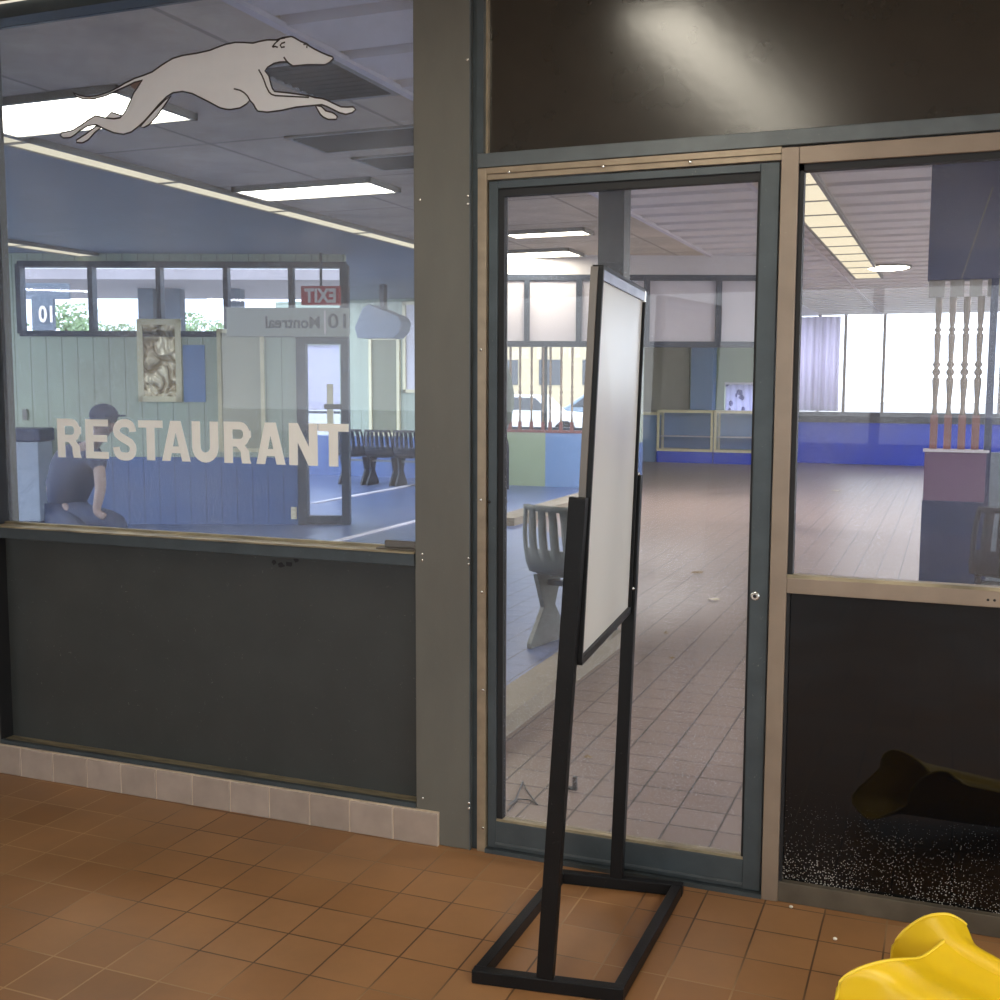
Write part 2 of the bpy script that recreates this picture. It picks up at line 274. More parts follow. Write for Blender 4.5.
# ------------------------------------------------------------------ mesh helpers
def wmat(o):
    return o.matrix_basis if o.parent is None else wmat(o.parent) @ o.matrix_basis
class MB:
    def __init__(self): self.v = []; self.f = []
    def add(self, vs, fs):
        k = len(self.v); self.v += [tuple(v) for v in vs]; self.f += [tuple(i+k for i in f) for f in fs]; return self
    def box(self, x0, x1, y0, y1, z0, z1):
        x0, x1 = sorted((x0,x1)); y0, y1 = sorted((y0,y1)); z0, z1 = sorted((z0,z1))
        return self.add([(x0,y0,z0),(x1,y0,z0),(x1,y1,z0),(x0,y1,z0),(x0,y0,z1),(x1,y0,z1),(x1,y1,z1),(x0,y1,z1)],
                        [(0,3,2,1),(4,5,6,7),(0,1,5,4),(1,2,6,5),(2,3,7,6),(3,0,4,7)])
    def bar(self, a, b, w, t, up=(0,0,1)):
        a, b = Vector(a), Vector(b); d = (b-a).normalized(); u = Vector(up)
        s = d.cross(u)
        if s.length < 1e-4: s = d.cross(Vector((1,0,0)))
        s.normalize(); n = s.cross(d).normalized()
        q = [s*w/2+n*t/2, -s*w/2+n*t/2, -s*w/2-n*t/2, s*w/2-n*t/2]
        return self.add([a+x for x in q]+[b+x for x in q], [(0,1,2,3),(7,6,5,4),(0,4,5,1),(1,5,6,2),(2,6,7,3),(3,7,4,0)])
    def tube(self, pts, r, n=8, closed=False):
        pts = [Vector(p) for p in pts]; k0 = len(self.v); rings = []
        for i, p in enumerate(pts):
            a = pts[i-1] if (i > 0 or closed) else p; b = pts[(i+1) % len(pts)] if (i < len(pts)-1 or closed) else p
            d = (b-a).normalized(); u = Vector((0,0,1)) if abs(d.z) < .9 else Vector((1,0,0))
            s = d.cross(u).normalized(); t = s.cross(d)
            rr = r[i] if isinstance(r, (list, tuple)) else r
            rings.append([p+(s*math.cos(2*PI*j/n)+t*math.sin(2*PI*j/n))*rr for j in range(n)])
        vs = [v for g in rings for v in g]; fs = []
        m_ = len(rings)
        for i in range(m_ if closed else m_-1):
            for j in range(n):
                fs.append((i*n+j, i*n+(j+1) % n, ((i+1) % m_)*n+(j+1) % n, ((i+1) % m_)*n+j))
        if not closed: fs += [tuple(range(n))[::-1], tuple((m_-1)*n+j for j in range(n))]
        return self.add(vs, fs)
    def lathe(self, prof, c=(0,0,0), n=14):
        vs = []; fs = []
        for r, z in prof:
            vs += [(c[0]+r*math.cos(2*PI*j/n), c[1]+r*math.sin(2*PI*j/n), c[2]+z) for j in range(n)]
        for i in range(len(prof)-1):
            for j in range(n): fs.append((i*n+j, i*n+(j+1) % n, (i+1)*n+(j+1) % n, (i+1)*n+j))
        fs += [tuple(range(n))[::-1], tuple((len(prof)-1)*n+j for j in range(n))]
        return self.add(vs, fs)
    def ball(self, c, r, n=10, sc=(1,1,1)):
        prof = [(max(1e-4, r*math.sin(PI*i/n)), -r*math.cos(PI*i/n)) for i in range(n+1)]
        k = len(self.v); self.lathe(prof, (0,0,0), n+4)
        for i in range(k, len(self.v)):
            x, y, z = self.v[i]; self.v[i] = (c[0]+x*sc[0], c[1]+y*sc[1], c[2]+z*sc[2])
        return self
    def poly(self, pts, off=(0,0,0)):
        """flat filled outline (list of 3-D points) given thickness along off"""
        pts = [Vector(p) for p in pts]; n = len(pts); o = Vector(off)
        tri = tessellate_polygon([pts])
        vs = pts + [p+o for p in pts]
        fs = [tuple(t) for t in tri] + [tuple(i+n for i in t[::-1]) for t in tri]
        fs += [(i, (i+1) % n, n+(i+1) % n, n+i) for i in range(n)]
        return self.add(vs, fs)
    def strip(self, A, B, off=(0,0,0)):
        o = Vector(off); n = len(A); vs = [Vector(p) for p in A]+[Vector(p) for p in B]
        vs += [v+o for v in vs]; fs = []
        for i in range(n-1):
            fs.append((i, i+1, n+i+1, n+i)); fs.append((2*n+i, 3*n+i, 3*n+i+1, 2*n+i+1))
            fs.append((i, 2*n+i, 2*n+i+1, i+1)); fs.append((n+i, n+i+1, 3*n+i+1, 3*n+i))
        fs += [(0, n, 3*n, 2*n), (n-1, 3*n-1, 4*n-1, 2*n-1)]
        return self.add(vs, fs)
    def build(self, name, mat, parent=None, world=True, smooth=False, bevel=0, solid=0, sub=0, recalc=True):
        me = bpy.data.meshes.new(name)
        vs = self.v
        if parent is not None and world:
            inv = wmat(parent).inverted(); vs = [inv @ Vector(v) for v in vs]
        me.from_pydata([tuple(v) for v in vs], [], self.f); me.update()
        if recalc:
            bm = bmesh.new(); bm.from_mesh(me); bmesh.ops.recalc_face_normals(bm, faces=bm.faces); bm.to_mesh(me); bm.free()
        o = bpy.data.objects.new(name, me); COL.objects.link(o); me.materials.append(mat)
        if parent is not None: o.parent = parent
        if smooth:
            for p in me.polygons: p.use_smooth = True
        if solid:
            md = o.modifiers.new('s', 'SOLIDIFY'); md.thickness = solid; md.offset = 0
        if sub:
            md = o.modifiers.new('u', 'SUBSURF'); md.levels = sub; md.render_levels = sub
        if bevel:
            md = o.modifiers.new('b', 'BEVEL'); md.width = bevel; md.segments = 2; md.limit_method = 'ANGLE'
        return o
def tag(o, label, cat, group=None, kind=None):
    o['label'] = label; o['category'] = cat
    if group: o['group'] = group
    if kind: o['kind'] = kind
    return o
def thing(name, label, cat, loc=(0,0,0), rz=0, group=None, kind=None):
    o = bpy.data.objects.new(name, None); COL.objects.link(o); o.empty_display_size = .1
    o.matrix_basis = Matrix.Translation(Vector(loc)) @ Matrix.Rotation(rz, 4, 'Z')
    return tag(o, label, cat, group, kind)
def struct(name, mb, mat, label, cat='wall', **k):
    return tag(mb.build(name, mat, **k), label, cat, None, 'structure')
def copy_tree(root, loc, rz, label, group=None):
    r = root.copy(); COL.objects.link(r)
    r.matrix_basis = Matrix.Translation(Vector(loc)) @ Matrix.Rotation(rz, 4, 'Z'); r['label'] = label
    if group: r['group'] = group
    for ch in list(root.children):
        c = ch.copy(); COL.objects.link(c); c.parent = r
        for g in list(ch.children):
            d = g.copy(); COL.objects.link(d); d.parent = c
    return r
def text_mesh(body, size, bold=0, spacing=1, mirror=False):
    cu = bpy.data.curves.new('t', 'FONT'); cu.body = body; cu.size = size; cu.offset = bold; cu.space_character = spacing
    cu.align_x = 'CENTER'; cu.align_y = 'CENTER'; cu.extrude = .002; cu.resolution_u = 3
    ob = bpy.data.objects.new('t', cu); COL.objects.link(ob)
    dg = bpy.context.evaluated_depsgraph_get(); me = bpy.data.meshes.new_from_object(ob.evaluated_get(dg))
    mb = MB(); s = -1 if mirror else 1
    mb.v = [(s*v.co.x, v.co.z, v.co.y) for v in me.vertices]; mb.f = [tuple(p.vertices) for p in me.polygons]
    bpy.data.objects.remove(ob); bpy.data.curves.remove(cu); bpy.data.meshes.remove(me)
    return mb
def screws(parent, pts, r=.005, name='screw', mat=None):
    for p in pts:
        mb = MB(); mb.ball(p, r, 6, (1,.45,1)); mb.build(name, mat or M['chrome'], parent, smooth=True)

CEIL = 2.85
# ================================================================== SHELL
FL, FRT, BK = -9.0, 4.0, -9.0
struct('floor', MB().box(FL, FRT, BK, .06, -.1, 0), M['floor'], 'brown quarry tile floor in front of the glass storefront', 'floor')
struct('floor_hall', MB().box(-10.6, 4.0, .06, 19.7, -.1, 0), M['hall_floor'], 'grey brown tiled floor of the hall behind the glass', 'floor')
struct('floor_seating', MB().poly([(-1.9,.12,.0),(-1.9,3.0,0),(-2.6,6,0),(-4.4,8.4,0),(-4.4,13,0),(-10.5,13,0),(-10.5,.12,0)], (0,0,.006)), M['blue_floor'], 'blue tiled floor of the seating area behind the glass', 'floor')
# concourse shell
struct('ceiling_concourse', MB().box(FL, FRT, BK, -.02, CEIL, CEIL+.1), M['ceil_tile'], 'grey tiled ceiling over the concourse', 'ceiling')
struct('wall_left', MB().box(FL-.1, FL, BK, 0, 0, CEIL), M['wall_grey'], 'grey plaster wall at the far end of the concourse', 'wall')
wr = MB().box(FRT, FRT+.1, BK, 19.7, 0, .5).box(FRT, FRT+.1, BK, 19.7, 2.7, CEIL).box(FRT, FRT+.1, -.6, .6, .5, 2.7)  # window openings added so daylight brightens concourse and hall
for i in range(16): wr.box(FRT, FRT+.1, BK+i*1.9, BK+i*1.9+.1, .5, 2.7)
struct('wall_right', wr, M['wall_grey'], 'long wall closing the concourse and hall, opened to let in daylight', 'wall')
wb = MB(); wb.box(FL, FRT, BK-.1, BK, 0, .9).box(FL, FRT, BK-.1, BK, 2.5, CEIL)
for x_ in (-9.0,-6.0,-3.4,-.8,1.8,3.9): wb.box(x_, x_+.1, BK-.1, BK, .9, 2.5)
struct('wall_back', wb, M['wall_grey'], 'grey concourse wall with a band of windows', 'wall')
struct('wall_front', MB().box(.82, FRT, -.02, .1, 0, CEIL).box(FL, -3.56, -.02, .1, 0, CEIL), M['panel'], 'dark panelled storefront wall beside the windows', 'wall')

# ---- storefront: post between the left window and the door
PX0, PX1 = -1.587, -1.395
tp = thing('trim_1', 'wide grey steel post between the lettered window and the door', 'post', (-1.49,0,0), kind='structure')
MB().box(PX0, PX1, 0, .14, 0, CEIL).build('post_face', M['post'], tp, bevel=.003)
MB().box(PX1, -1.372, .02, .14, 0, CEIL).build('channel', M['frame_dk'], tp)
MB().box(PX1-.0015, PX1+.0015, -.002, .01, .0, CEIL).build('edge_bead', M['frame'], tp)
sp = []
for px, py in [(467.5,60),(420,200),(468,196),(468,204),(422.5,554),(422.5,560),(468.5,558),(469,564),(423,798),(469,803),(469,808)]:
    p = wy(px, py, 0); sp.append((p.x, -.002, p.z))
screws(tp, sp, .0045)
tl = thing('trim_2', 'grey steel post at the outer side of the lettered window', 'post', (-3.43,0,0), kind='structure')
MB().box(-3.56, -3.372, 0, .14, 0, CEIL).build('post_face', M['post'], tl, bevel=.003)
MB().box(-3.372, -3.367, .0, .1, .12, CEIL).build('jamb_face', M['gasket'], tl)

# ---- base tiles under the left window
bt = thing('baseboard_front', 'row of square beige wall tiles along the foot of the lettered window', 'tile base', (-2.4,0,0), kind='structure')
seams = [-3.415, -3.258,-3.101,-2.939,-2.782,-2.624,-2.466,-2.305,-2.144,-1.983,-1.828,-1.665,-1.501]
for i_, (a, b) in enumerate(zip(seams[:-1], seams[1:])):
    MB().box(a+.0025, b-.0025, -.018, .0, 0, .110).build('tile', pbr('beige_base_tile', rgb(*[(i_*5) % 9-4+c for c in (166,150,138)]), .3, 0, .09, 14, .04, 40), bt, bevel=.004)
MB().box(seams[0], -1.503, -.014, 0, 0, .107).build('grout', M['grout_pale'], bt)
MB().box(seams[0], -1.503, -.0125, .005, .106, .113).build('mortar_cap', M['grout_pale'], bt)

# ---- window 1 (lettered window over a dark panel)
w1 = thing('window_1', 'large shop window with white lettering above a dark metal panel', 'window', (-2.46,0,0), kind='structure')
MB().box(-3.367, PX0, .078, .084, .963, 2.80).build('pane', M['pane_left'], w1)
MB().box(-3.367, PX0, .06, .075, .125, .925).build('lower_panel', M['panel'], w1)
sm = MB().box(-3.385, PX0, -.006, .10, .917, .958); sm.build('middle_rail', M['frame_dk'], w1, bevel=.003)
MB().box(-3.385, PX0, -.009, .076, .958, .964).build('sill_top', M['sill'], w1, bevel=.001)
MB().box(-3.367, PX0, .060, .077, .964, .972).build('glazing_bead', M['sill'], w1)
bs = MB().box(-3.367, PX0, -.004, .012, .114, .130).box(-3.367, PX0, .012, .10, .114, .124); bs.build('bottom_channel', M['frame_dk'], w1)
MB().box(-3.367, PX0, .013, .059, .124, .128).build('bottom_sill', M['sill'], w1)
MB().box(-3.385, PX0, 0, .1, 2.80, CEIL).build('head_rail', M['frame_dk'], w1)
# angle block lying on the sill
a = wy(377,547,.03); b = wy(416,548,.03)
blk = MB(); blk.box(a.x, b.x, .02, .06, .964, .968).box(a.x+.02, b.x-.012, .045, .06, .968, .990).box(b.x-.012, b.x, .028, .058, .968, .982)
tag(blk.build('metal_bracket', M['board_edge'], bevel=.002), 'short grey metal bracket lying on the window sill beside the wide post', 'bracket')

sf = MB()
for px, py, rx in ((274,562,.012),(281,565,.016),(289,564,.018),(296,560,.012)):
    c = wy(px, py, .0598); sf.poly([(c.x+rx*math.cos(a)*random.uniform(.6,1.1), .0598, c.z+.011*math.sin(a)*random.uniform(.5,1.1)) for a in [2*PI*i/11 for i in range(11)]], (0,-.0006,0))
sf.build('scuff_mark', M['gasket'], w1)
# ---- window 3: dark transom panel over the door
w3 = thing('window_3', 'dark glossy transom panel above the glass door', 'transom', (-.3,0,2.5), kind='structure')
MB().box(-1.345, .80, .035, .05, 2.196, CEIL).build('transom_panel', M['transom'], w3)
MB().box(-1.372, .82, 0, .10, 2.155, 2.197).build('transom_rail', M['frame'], w3, bevel=.002)
MB().box(-1.372, -1.352, .0, .10, 2.197, CEIL).build('transom_jamb', M['frame_dk'], w3)
MB().box(-1.352, -1.345, .02, .045, 2.197, CEIL).build('glazing_bead', M['strip'], w3)

# ---- door 1
d1 = thing('door_1', 'glass door in a grey metal frame with a thin bronze surround', 'door', (-.9,0,0), kind='structure')
MB().box(-1.372, -1.343, .004, .09, 0, 2.154).build('surround', M['strip'], d1, bevel=.0015)
hd = MB().box(-1.343, -.465, .004, .09, 2.136, 2.154).box(-1.343, -.465, .010, .09, 2.119, 2.136); hd.build('surround', M['strip'], d1, bevel=.001)
dl = MB().box(-1.339, -1.310, .014, .058, .016, 2.115).box(-.523, -.470, .014, .058, .016, 2.115)
dl.box(-1.310, -.523, .0145, .0575, 2.092, 2.1145).box(-1.310, -.523, .0145, .0575, .0165, .104)
dl.build('door_leaf', M['frame_dk'], d1, bevel=.002)
MB().box(-1.310, -.523, .009, .014, .03, .036).build('kick_lip', M['frame'], d1)
gk = MB().box(-1.310, -1.291, .022, .052, .112, 2.070).box(-.530, -.523, .022, .052, .112, 2.070).box(-1.310, -.523, .022, .052, 2.070, 2.092)
gk.build('gasket', M['gasket'], d1)
MB().box(-1.310, -.523, .018, .052, .104, .112).build('glazing_bead', M['sill'], d1)
MB().box(-1.291, -.530, .034, .040, .112, 2.070).build('pane', M['pane'], d1)
MB().box(-1.343, -.465, 0, .10, 0, .014).build('threshold', M['frame_dk'], d1)
lk = wy(755,596,.012)
o = MB().lathe([(.0125,0),(.0125,.004),(.010,.006)], (0,0,0), 18).build('lock_cylinder', M['chrome'], d1, world=False)
o.matrix_basis = Matrix.Translation(Vector((lk.x+.9, .014, lk.z))) @ Matrix.Rotation(PI/2, 4, 'X')
k = MB().lathe([(.0055,.006),(.0045,.0072)], (0,0,0), 12).build('keyhole', M['gasket'], o, world=False)
p1 = wy(489,502,.012); screws(d1, [(p1.x,.013,p1.z)], .005, 'bolt_hole', M['gasket'])
sc_ = []
for px, py in [(509,172),(603,166.5),(690,162)]:
    p = wy(px, py, .004); sc_.append((p.x,.005,p.z))
for px, py in [(481,350),(481,500),(482,592),(483,690),(483,828)]:
    p = wy(px, py, .004); sc_.append((p.x,.003,p.z))
screws(d1, sc_, .005)

# ---- window 2: bronze framed side light with black lower panel
w2 = thing('window_2', 'bronze framed side window above a glossy black panel', 'window', (.15,0,0), kind='structure')
MB().box(-.465, -.418, 0, .10, 0, 2.150).box(.76, .82, 0, .10, 0, 2.155).build('mullion', M['brown'], w2, bevel=.002)
MB().box(-.418, .76, .002, .10, 2.104, 2.150).build('top_rail', M['brown'], w2, bevel=.002)
MB().box(-.418, .76, .002, .10, .914, .958).build('middle_rail', M['brown'], w2, bevel=.002)
MB().box(-.418, .76, .004, .03, .958, .967).build('glazing_bead', M['sill'], w2)
MB().box(-.418, .76, .006, .10, 0, .060).build('bottom_rail', pbr('dirty_bronze', rgb(92,84,72), .5, .2, .3, 8), w2, bevel=.002)
gk = MB().box(-.418, -.404, .012, .05, .967, 2.104).box(-.418, .76, .012, .05, 2.086, 2.104)
gk.box(-.418, -.409, .012, .05, .060, .914); gk.build('gasket', M['gasket'], w2)
MB().box(-.410, .76, .030, .036, .962, 2.095).build('pane', M['pane'], w2)
MB().box(-.412, .76, .028, .045, .058, .916).build('black_panel', M['spandrel'], w2)
p = wy(988,600,0); screws(w2, [(p.x,.001,p.z),(p.x+.016,.001,p.z)], .0035, 'screw_hole', M['gasket'])
# crumbs along the foot of the storefront
cr = MB(); 
for px, py in [(791,908),(877,903),(18,764)]: pass
for i, (px, py) in enumerate([(791,908),(835,940),(918,912)]):
    q = wz(px, py); MB_ = MB().ball((q.x, min(q.y,-.02), .004), .006, 5, (1,.8,.7))
    tag(MB_.build('crumb', M['pebble']), ['white crumb on the brown floor below the bronze mullion','white crumb alone on the brown tiles before the black panel','white crumb against the foot of the black panel'][i], 'crumb')

# ================================================================== DECALS ON THE LETTERED WINDOW
GY = .0765
OFF = (0,-.0008,0)
def A_(x, y): return wy(50+x*.16, 20+y*.16, GY)
def B_(x, y): return wy(210+x*.16, 20+y*.16, GY)
def seq(f, s): return [f(*p) for p in s]
main = seq(B_, [(455,112),(420,125),(360,125),(310,134),(270,145),(210,141),(160,140),(100,152),(50,170),(0,190)])
main += seq(A_, [(920,208),(830,222),(770,240),(735,260),(700,282),(640,325),(590,345),(530,365),(470,395),(430,420),(370,450),(330,464),(290,475),(250,480),(220,479),(180,470),(145,455),
   (165,478),(210,495),(250,496),(280,492),(350,475),(420,440),(490,410),(530,390),(580,377),(562,400),(545,428),(525,455),(510,490),(490,535),(470,575),(440,610),(400,618),(345,612),(285,597),(240,625),(190,660),(140,690),(75,705),(65,722),(85,738),(130,735),(160,716),(190,690),(240,662),(290,655),(340,680),(400,705),(460,715),(510,700),(555,665),(590,633),(620,600),(650,565),(680,530),(730,480),(770,455),(830,447),(890,460),(950,490)])
main += seq(B_, [(0,515),(60,548),(100,558),(130,560),(190,550),(230,525),(250,502),(275,530),(285,552),(300,570),(360,577),(450,565),(540,545),(640,535),(700,530),(730,540),(760,555),(810,580),(850,590),(890,580),(912,560),(895,543),(860,545),(820,543),(770,520),(730,500),(700,490),(660,486),(620,474),(500,457),(405,447),(392,430),(383,405),(370,350),(345,318),
   (360,297),(400,272),(440,263),(480,262),(500,276),(520,288),(570,284),(610,280),(660,280),(720,281),(750,265),(773,240),(765,230),(740,222),(700,205),(650,180),(620,162),(605,148),(570,135),(530,112),(510,103),(480,108)])
farfoot = seq(B_, [(662,540),(690,590),(710,608),(740,622),(790,622),(797,605),(785,590),(770,580),(725,568),(697,540)])
paw2 = seq(A_, [(290,663),(230,710),(165,752),(168,766),(205,768),(240,750),(280,705),(322,670)])
thigh2 = seq(A_, [(758,474),(720,530),(670,602),(620,655),(590,672),(565,668),(600,625),(660,560),(720,500)])
hock2 = seq(A_, [(345,611),(385,576),(445,596),(440,612),(400,618)])
gap = seq(A_, [(580,377),(545,384),(500,408),(530,435),(555,405)])
dog = thing('dog_decal', 'white leaping dog decal with black outline high on the lettered window', 'decal', (A_(65,722).x+.5, GY, 2.35))
fill = MB()
for P_ in (main, farfoot, paw2, thigh2, hock2): fill.poly(P_, OFF)
fill.build('dog_body', M['white_decal'], dog)
MB().poly([p+Vector((0,-.0001,0)) for p in gap], (0,-.0010,0)).build('tail_shade', M['brown_decal'], dog)
def stroke(mb, pts, w, closed=False, y=-.0008):
    n = len(pts); A = []; B = []
    idx = list(range(n))+([0] if closed else [])
    for i in idx:
        a = pts[i-1] if (i > 0 or closed) else pts[i]; b = pts[(i+1) % n] if (i < n-1 or closed) else pts[i]
        d = b-a; d.y = 0; d.normalize(); nn = Vector((-d.z,0,d.x)); p = pts[i]+Vector((0,y,0))
        A.append(p+nn*w/2); B.append(p-nn*w/2)
    mb.strip(A, B, (0,-.0007,0))
ol = MB(); LW = .0052
for P_ in (main, farfoot, paw2, thigh2, hock2): stroke(ol, P_, LW, True)
for s_ in ([(305,310),(325,345),(340,380),(352,415),(370,450),(385,465),(410,473),(500,478),(620,484)], [(150,430),(190,440),(215,455),(235,475),(250,502)],
           [(390,170),(405,150),(420,135),(440,118),(470,112)], [(392,170),(410,166),(425,172)], [(470,140),(450,146),(440,158),(448,172),(468,168)], [(585,153),(608,152),(606,176)], [(462,232),(480,258),(500,276)]):
    stroke(ol, seq(B_, s_), LW*.95)
ol.build('dog_outline', M['black_decal'], dog)

# RESTAURANT lettering
def stroke2(c, w):
    A = []; B = []
    for i, p in enumerate(c):
        a = c[max(0,i-1)]; b = c[min(len(c)-1,i+1)]; d = (Vector(b)-Vector(a)).normalized(); n = Vector((-d.y,d.x))
        A.append(Vector(p)+n*w/2); B.append(Vector(p)-n*w/2)
    return ('s', A, B)
def letter(ch, W_, H):
    """outlines of one heavy condensed capital in a W x H box"""
    t = .25*H; h = .175*H
    P = lambda *p: ('p', [Vector(q) for q in p])
    R_ = lambda x0,x1,y0,y1: P((x0,y0),(x1,y0),(x1,y1),(x0,y1))
    if ch == 'E': return [R_(0,t,0,H), R_(0,W_,H-h,H), R_(0,W_*.95,H*.43,H*.43+h), R_(0,W_,0,h)]
    if ch == 'T': return [R_(0,W_,H-h*1.05,H), R_(W_/2-t/2,W_/2+t/2,0,H)]
    if ch == 'N': return [R_(0,t*.95,0,H), R_(W_-t*.95,W_,0,H), P((0,H),(t*1.0,H),(W_,0),(W_-t*1.0,0))]
    if ch == 'A': return [P((0,0),(t,0),(W_/2+t*.28,H),(W_/2-t*.62,H)), P((W_,0),(W_-t,0),(W_/2-t*.28,H),(W_/2+t*.62,H)), R_(W_*.25,W_*.75,H*.2,H*.2+h*.95)]
    if ch == 'U':
        r = W_/2-t/2; cen = [(t/2,H)]+[(t/2,r+t*.4+.0)]+[(W_/2-r*math.cos(a), (r+t*.45)-r*math.sin(a)) for a in [PI*i/10 for i in range(1,10)]]+[(W_-t/2,r+t*.4),(W_-t/2,H)]
        return [stroke2(cen, t)]
    if ch == 'R':
        r = (H*.27); yc = H-h/2-r+.0; 
        yb = H*.41+h/2
        r = (H-h/2-yb)/2; yc = yb+r; xr = W_-t/2-r*.9
        cen = [(0,H-h/2),(xr,H-h/2)]+[(xr+r*.9*math.sin(a), yc+r*math.cos(a)) for a in [PI*i/8 for i in range(1,8)]]+[(xr,yb),(0,yb)]
        return [R_(0,t,0,H), stroke2(cen, h*1.08), P((xr+r*.9-t*.30,yc+r*.5),(xr+r*.9+t*.5,yc+r*.45),(xr+r*.9+t*.5,yc-r*.4),(xr+r*.9-t*.30,yc-r*.5)),
                P((W_*.44,H*.43),(W_*.78,H*.43),(W_*.93,H*.30),(W_*.95,H*.1),(W_,0),(W_-t*1.02,0),(W_*.64,H*.1),(W_*.62,H*.28))]
    if ch == 'S':
        base = [(.84,.70),(.82,.80),(.72,.89),(.52,.92),(.32,.89),(.19,.80),(.17,.72),(.21,.64),(.36,.56),(.56,.49),(.74,.42),(.83,.33),(.84,.25),(.78,.14),(.66,.085),(.48,.075),(.29,.10),(.18,.19),(.15,.31)]
        c = []
        for i in range(len(base)-1):
            p0 = Vector(base[max(0,i-1)]); p1 = Vector(base[i]); p2 = Vector(base[i+1]); p3 = Vector(base[min(len(base)-1,i+2)])
            for q in range(3):
                u = q/3.0; c.append(.5*((2*p1)+(p2-p0)*u+(2*p0-5*p1+4*p2-p3)*u*u+(3*p1-p0-3*p2+p3)*u**3))
        c.append(Vector(base[-1]))
        return [stroke2([(x.x*W_, x.y*H) for x in c], t*.82)]
boxes = [('R',55,130),('E',143,215),('S',227,303),('T',308,385),('A',380,470),('U',475,558),('R',575,660),('A',675,767),('N',778,868),('T',870,965)]
zt = wy(40+55*.32, 400+52*.3203, GY).z; zb = wy(40+55*.32, 400+175*.3203, GY).z
zt2 = wy(40+965*.32, 400+82*.3203, GY).z; zb2 = wy(40+965*.32, 400+213*.3203, GY).z
zt = (zt+zt2)/2; zb = (zb+zb2)/2
lt = MB()
for ch, x0, x1 in boxes:
    X0 = wy(40+x0*.32, 440, GY).x; X1 = wy(40+x1*.32, 446, GY).x
    for gi, g in enumerate(letter(ch, X1-X0, zt-zb)):
        gy = GY-.0004*gi
        if g[0] == 'p': lt.poly([(X0+p.x, gy, zb+p.y) for p in g[1]], OFF)
        else: lt.strip([(X0+p.x, gy, zb+p.y) for p in g[1]], [(X0+p.x, gy, zb+p.y) for p in g[2]], OFF)
tag(lt.build('window_lettering', M['cream_decal']), 'white capital letters reading RESTAURANT on the shop window', 'lettering')

# ================================================================== SIGN STAND BY THE DOOR
st = thing('sign_stand', 'black metal stand holding a blank white board in front of the glass door', 'sign stand', (-.88,-.4,0))
c4 = [Vector((-1.062,-.752,0)), Vector((-.694,-.700,0)), Vector((-.690,-.047,0)), Vector((-1.058,-.095,0))]
H_ = .034
def inset(i): return c4[i] + (sum(c4, Vector())/4-c4[i]).normalized()*.018
bse = MB()
q4 = [inset(i)+Vector((0,0,H_/2+.001)) for i in range(4)]
for i in range(4):
    d = (q4[(i+1) % 4]-q4[i]).normalized()*.014
    bse.bar(q4[i]-d*(1-.06*(i % 2)), q4[(i+1) % 4]+d*(1-.06*(i % 2)), .029, H_-.0012*(i % 2))
bse.build('base_frame', M['black'], st, bevel=.002)
fm = (q4[0]+q4[1])/2; bm_ = (q4[2]+q4[3])/2
f0 = Vector((-.884, fm.y, H_)); f1 = Vector((-.809, -.715, 1.237))
b0 = Vector((-.878, bm_.y, H_)); b1 = Vector((-.846, -.062, 1.242))
MB().bar(f0, f1, .042, .026, (0,1,0)).build('upright', M['black'], st, bevel=.002)
MB().bar(b0, b1, .038, .026, (0,1,0)).build('upright', M['black'], st, bevel=.002)
# board: four corners, thin tray with a rim
TLf = Vector((-.770,-.690,1.772)); TLb = Vector((-.826,-.085,1.765)); BLf = Vector((-.812,-.690,.838)); BLb = Vector((-.856,-.085,.848))
nb = (TLb-TLf).cross(BLf-TLf).normalized()
if nb.x < 0: nb = -nb
TH = .019
pan = MB(); 
def quadbox(mb, a, b, c, d, n, t):
    mb.add([a,b,c,d,a-n*t,b-n*t,c-n*t,d-n*t], [(0,1,2,3),(7,6,5,4),(0,4,5,1),(1,5,6,2),(2,6,7,3),(3,7,4,0)])
quadbox(pan, TLf, TLb, BLb, BLf, nb, TH*.7)
bsh = pan.build('board_sheet', M['white_board'], st)
rim = MB()
ed = -nb*(TH*.3)
for a, b, w in ((TLf,BLf,.012),(BLf,BLb,.02),(BLb,TLb,.012)): rim.bar(a+ed, b+ed, TH*1.4, w, nb.cross(b-a)) if False else rim.bar(a+ed, b+ed, w, TH*1.5, nb)
rim.build('board_rim', M['black'], bsh, bevel=.001)
MB().bar(TLf-nb*TH*.6+Vector((0,-.008,0)), BLf-nb*TH*.6+Vector((0,-.008,0)), .006, TH*.9, nb).build('edge_strip', M['board_edge'], bsh)
cl = MB().bar(TLf+nb*.002+(BLf-TLf)*.018, TLb+nb*.002+(BLb-TLb)*.018, .024, .010, nb); cl.build('clip_strip', M['clear_clip'], bsh)
MB().bar(TLb+nb*.004+(TLf-TLb)*.02+(BLb-TLb)*.018, TLb+nb*.004+(TLf-TLb)*.0+(BLb-TLb)*.018, .032, .012, nb).build('clip_end', M['chrome'], bsh, bevel=.002)
rr = (BLb-TLb)
screws(bsh, [TLb+rr*.565+nb*.011, TLb+rr*.93+nb*.011], .005)
MB().bar(TLf+ed, TLb+ed, .010, TH*1.4, nb).build('top_rim', M['black'], bsh)

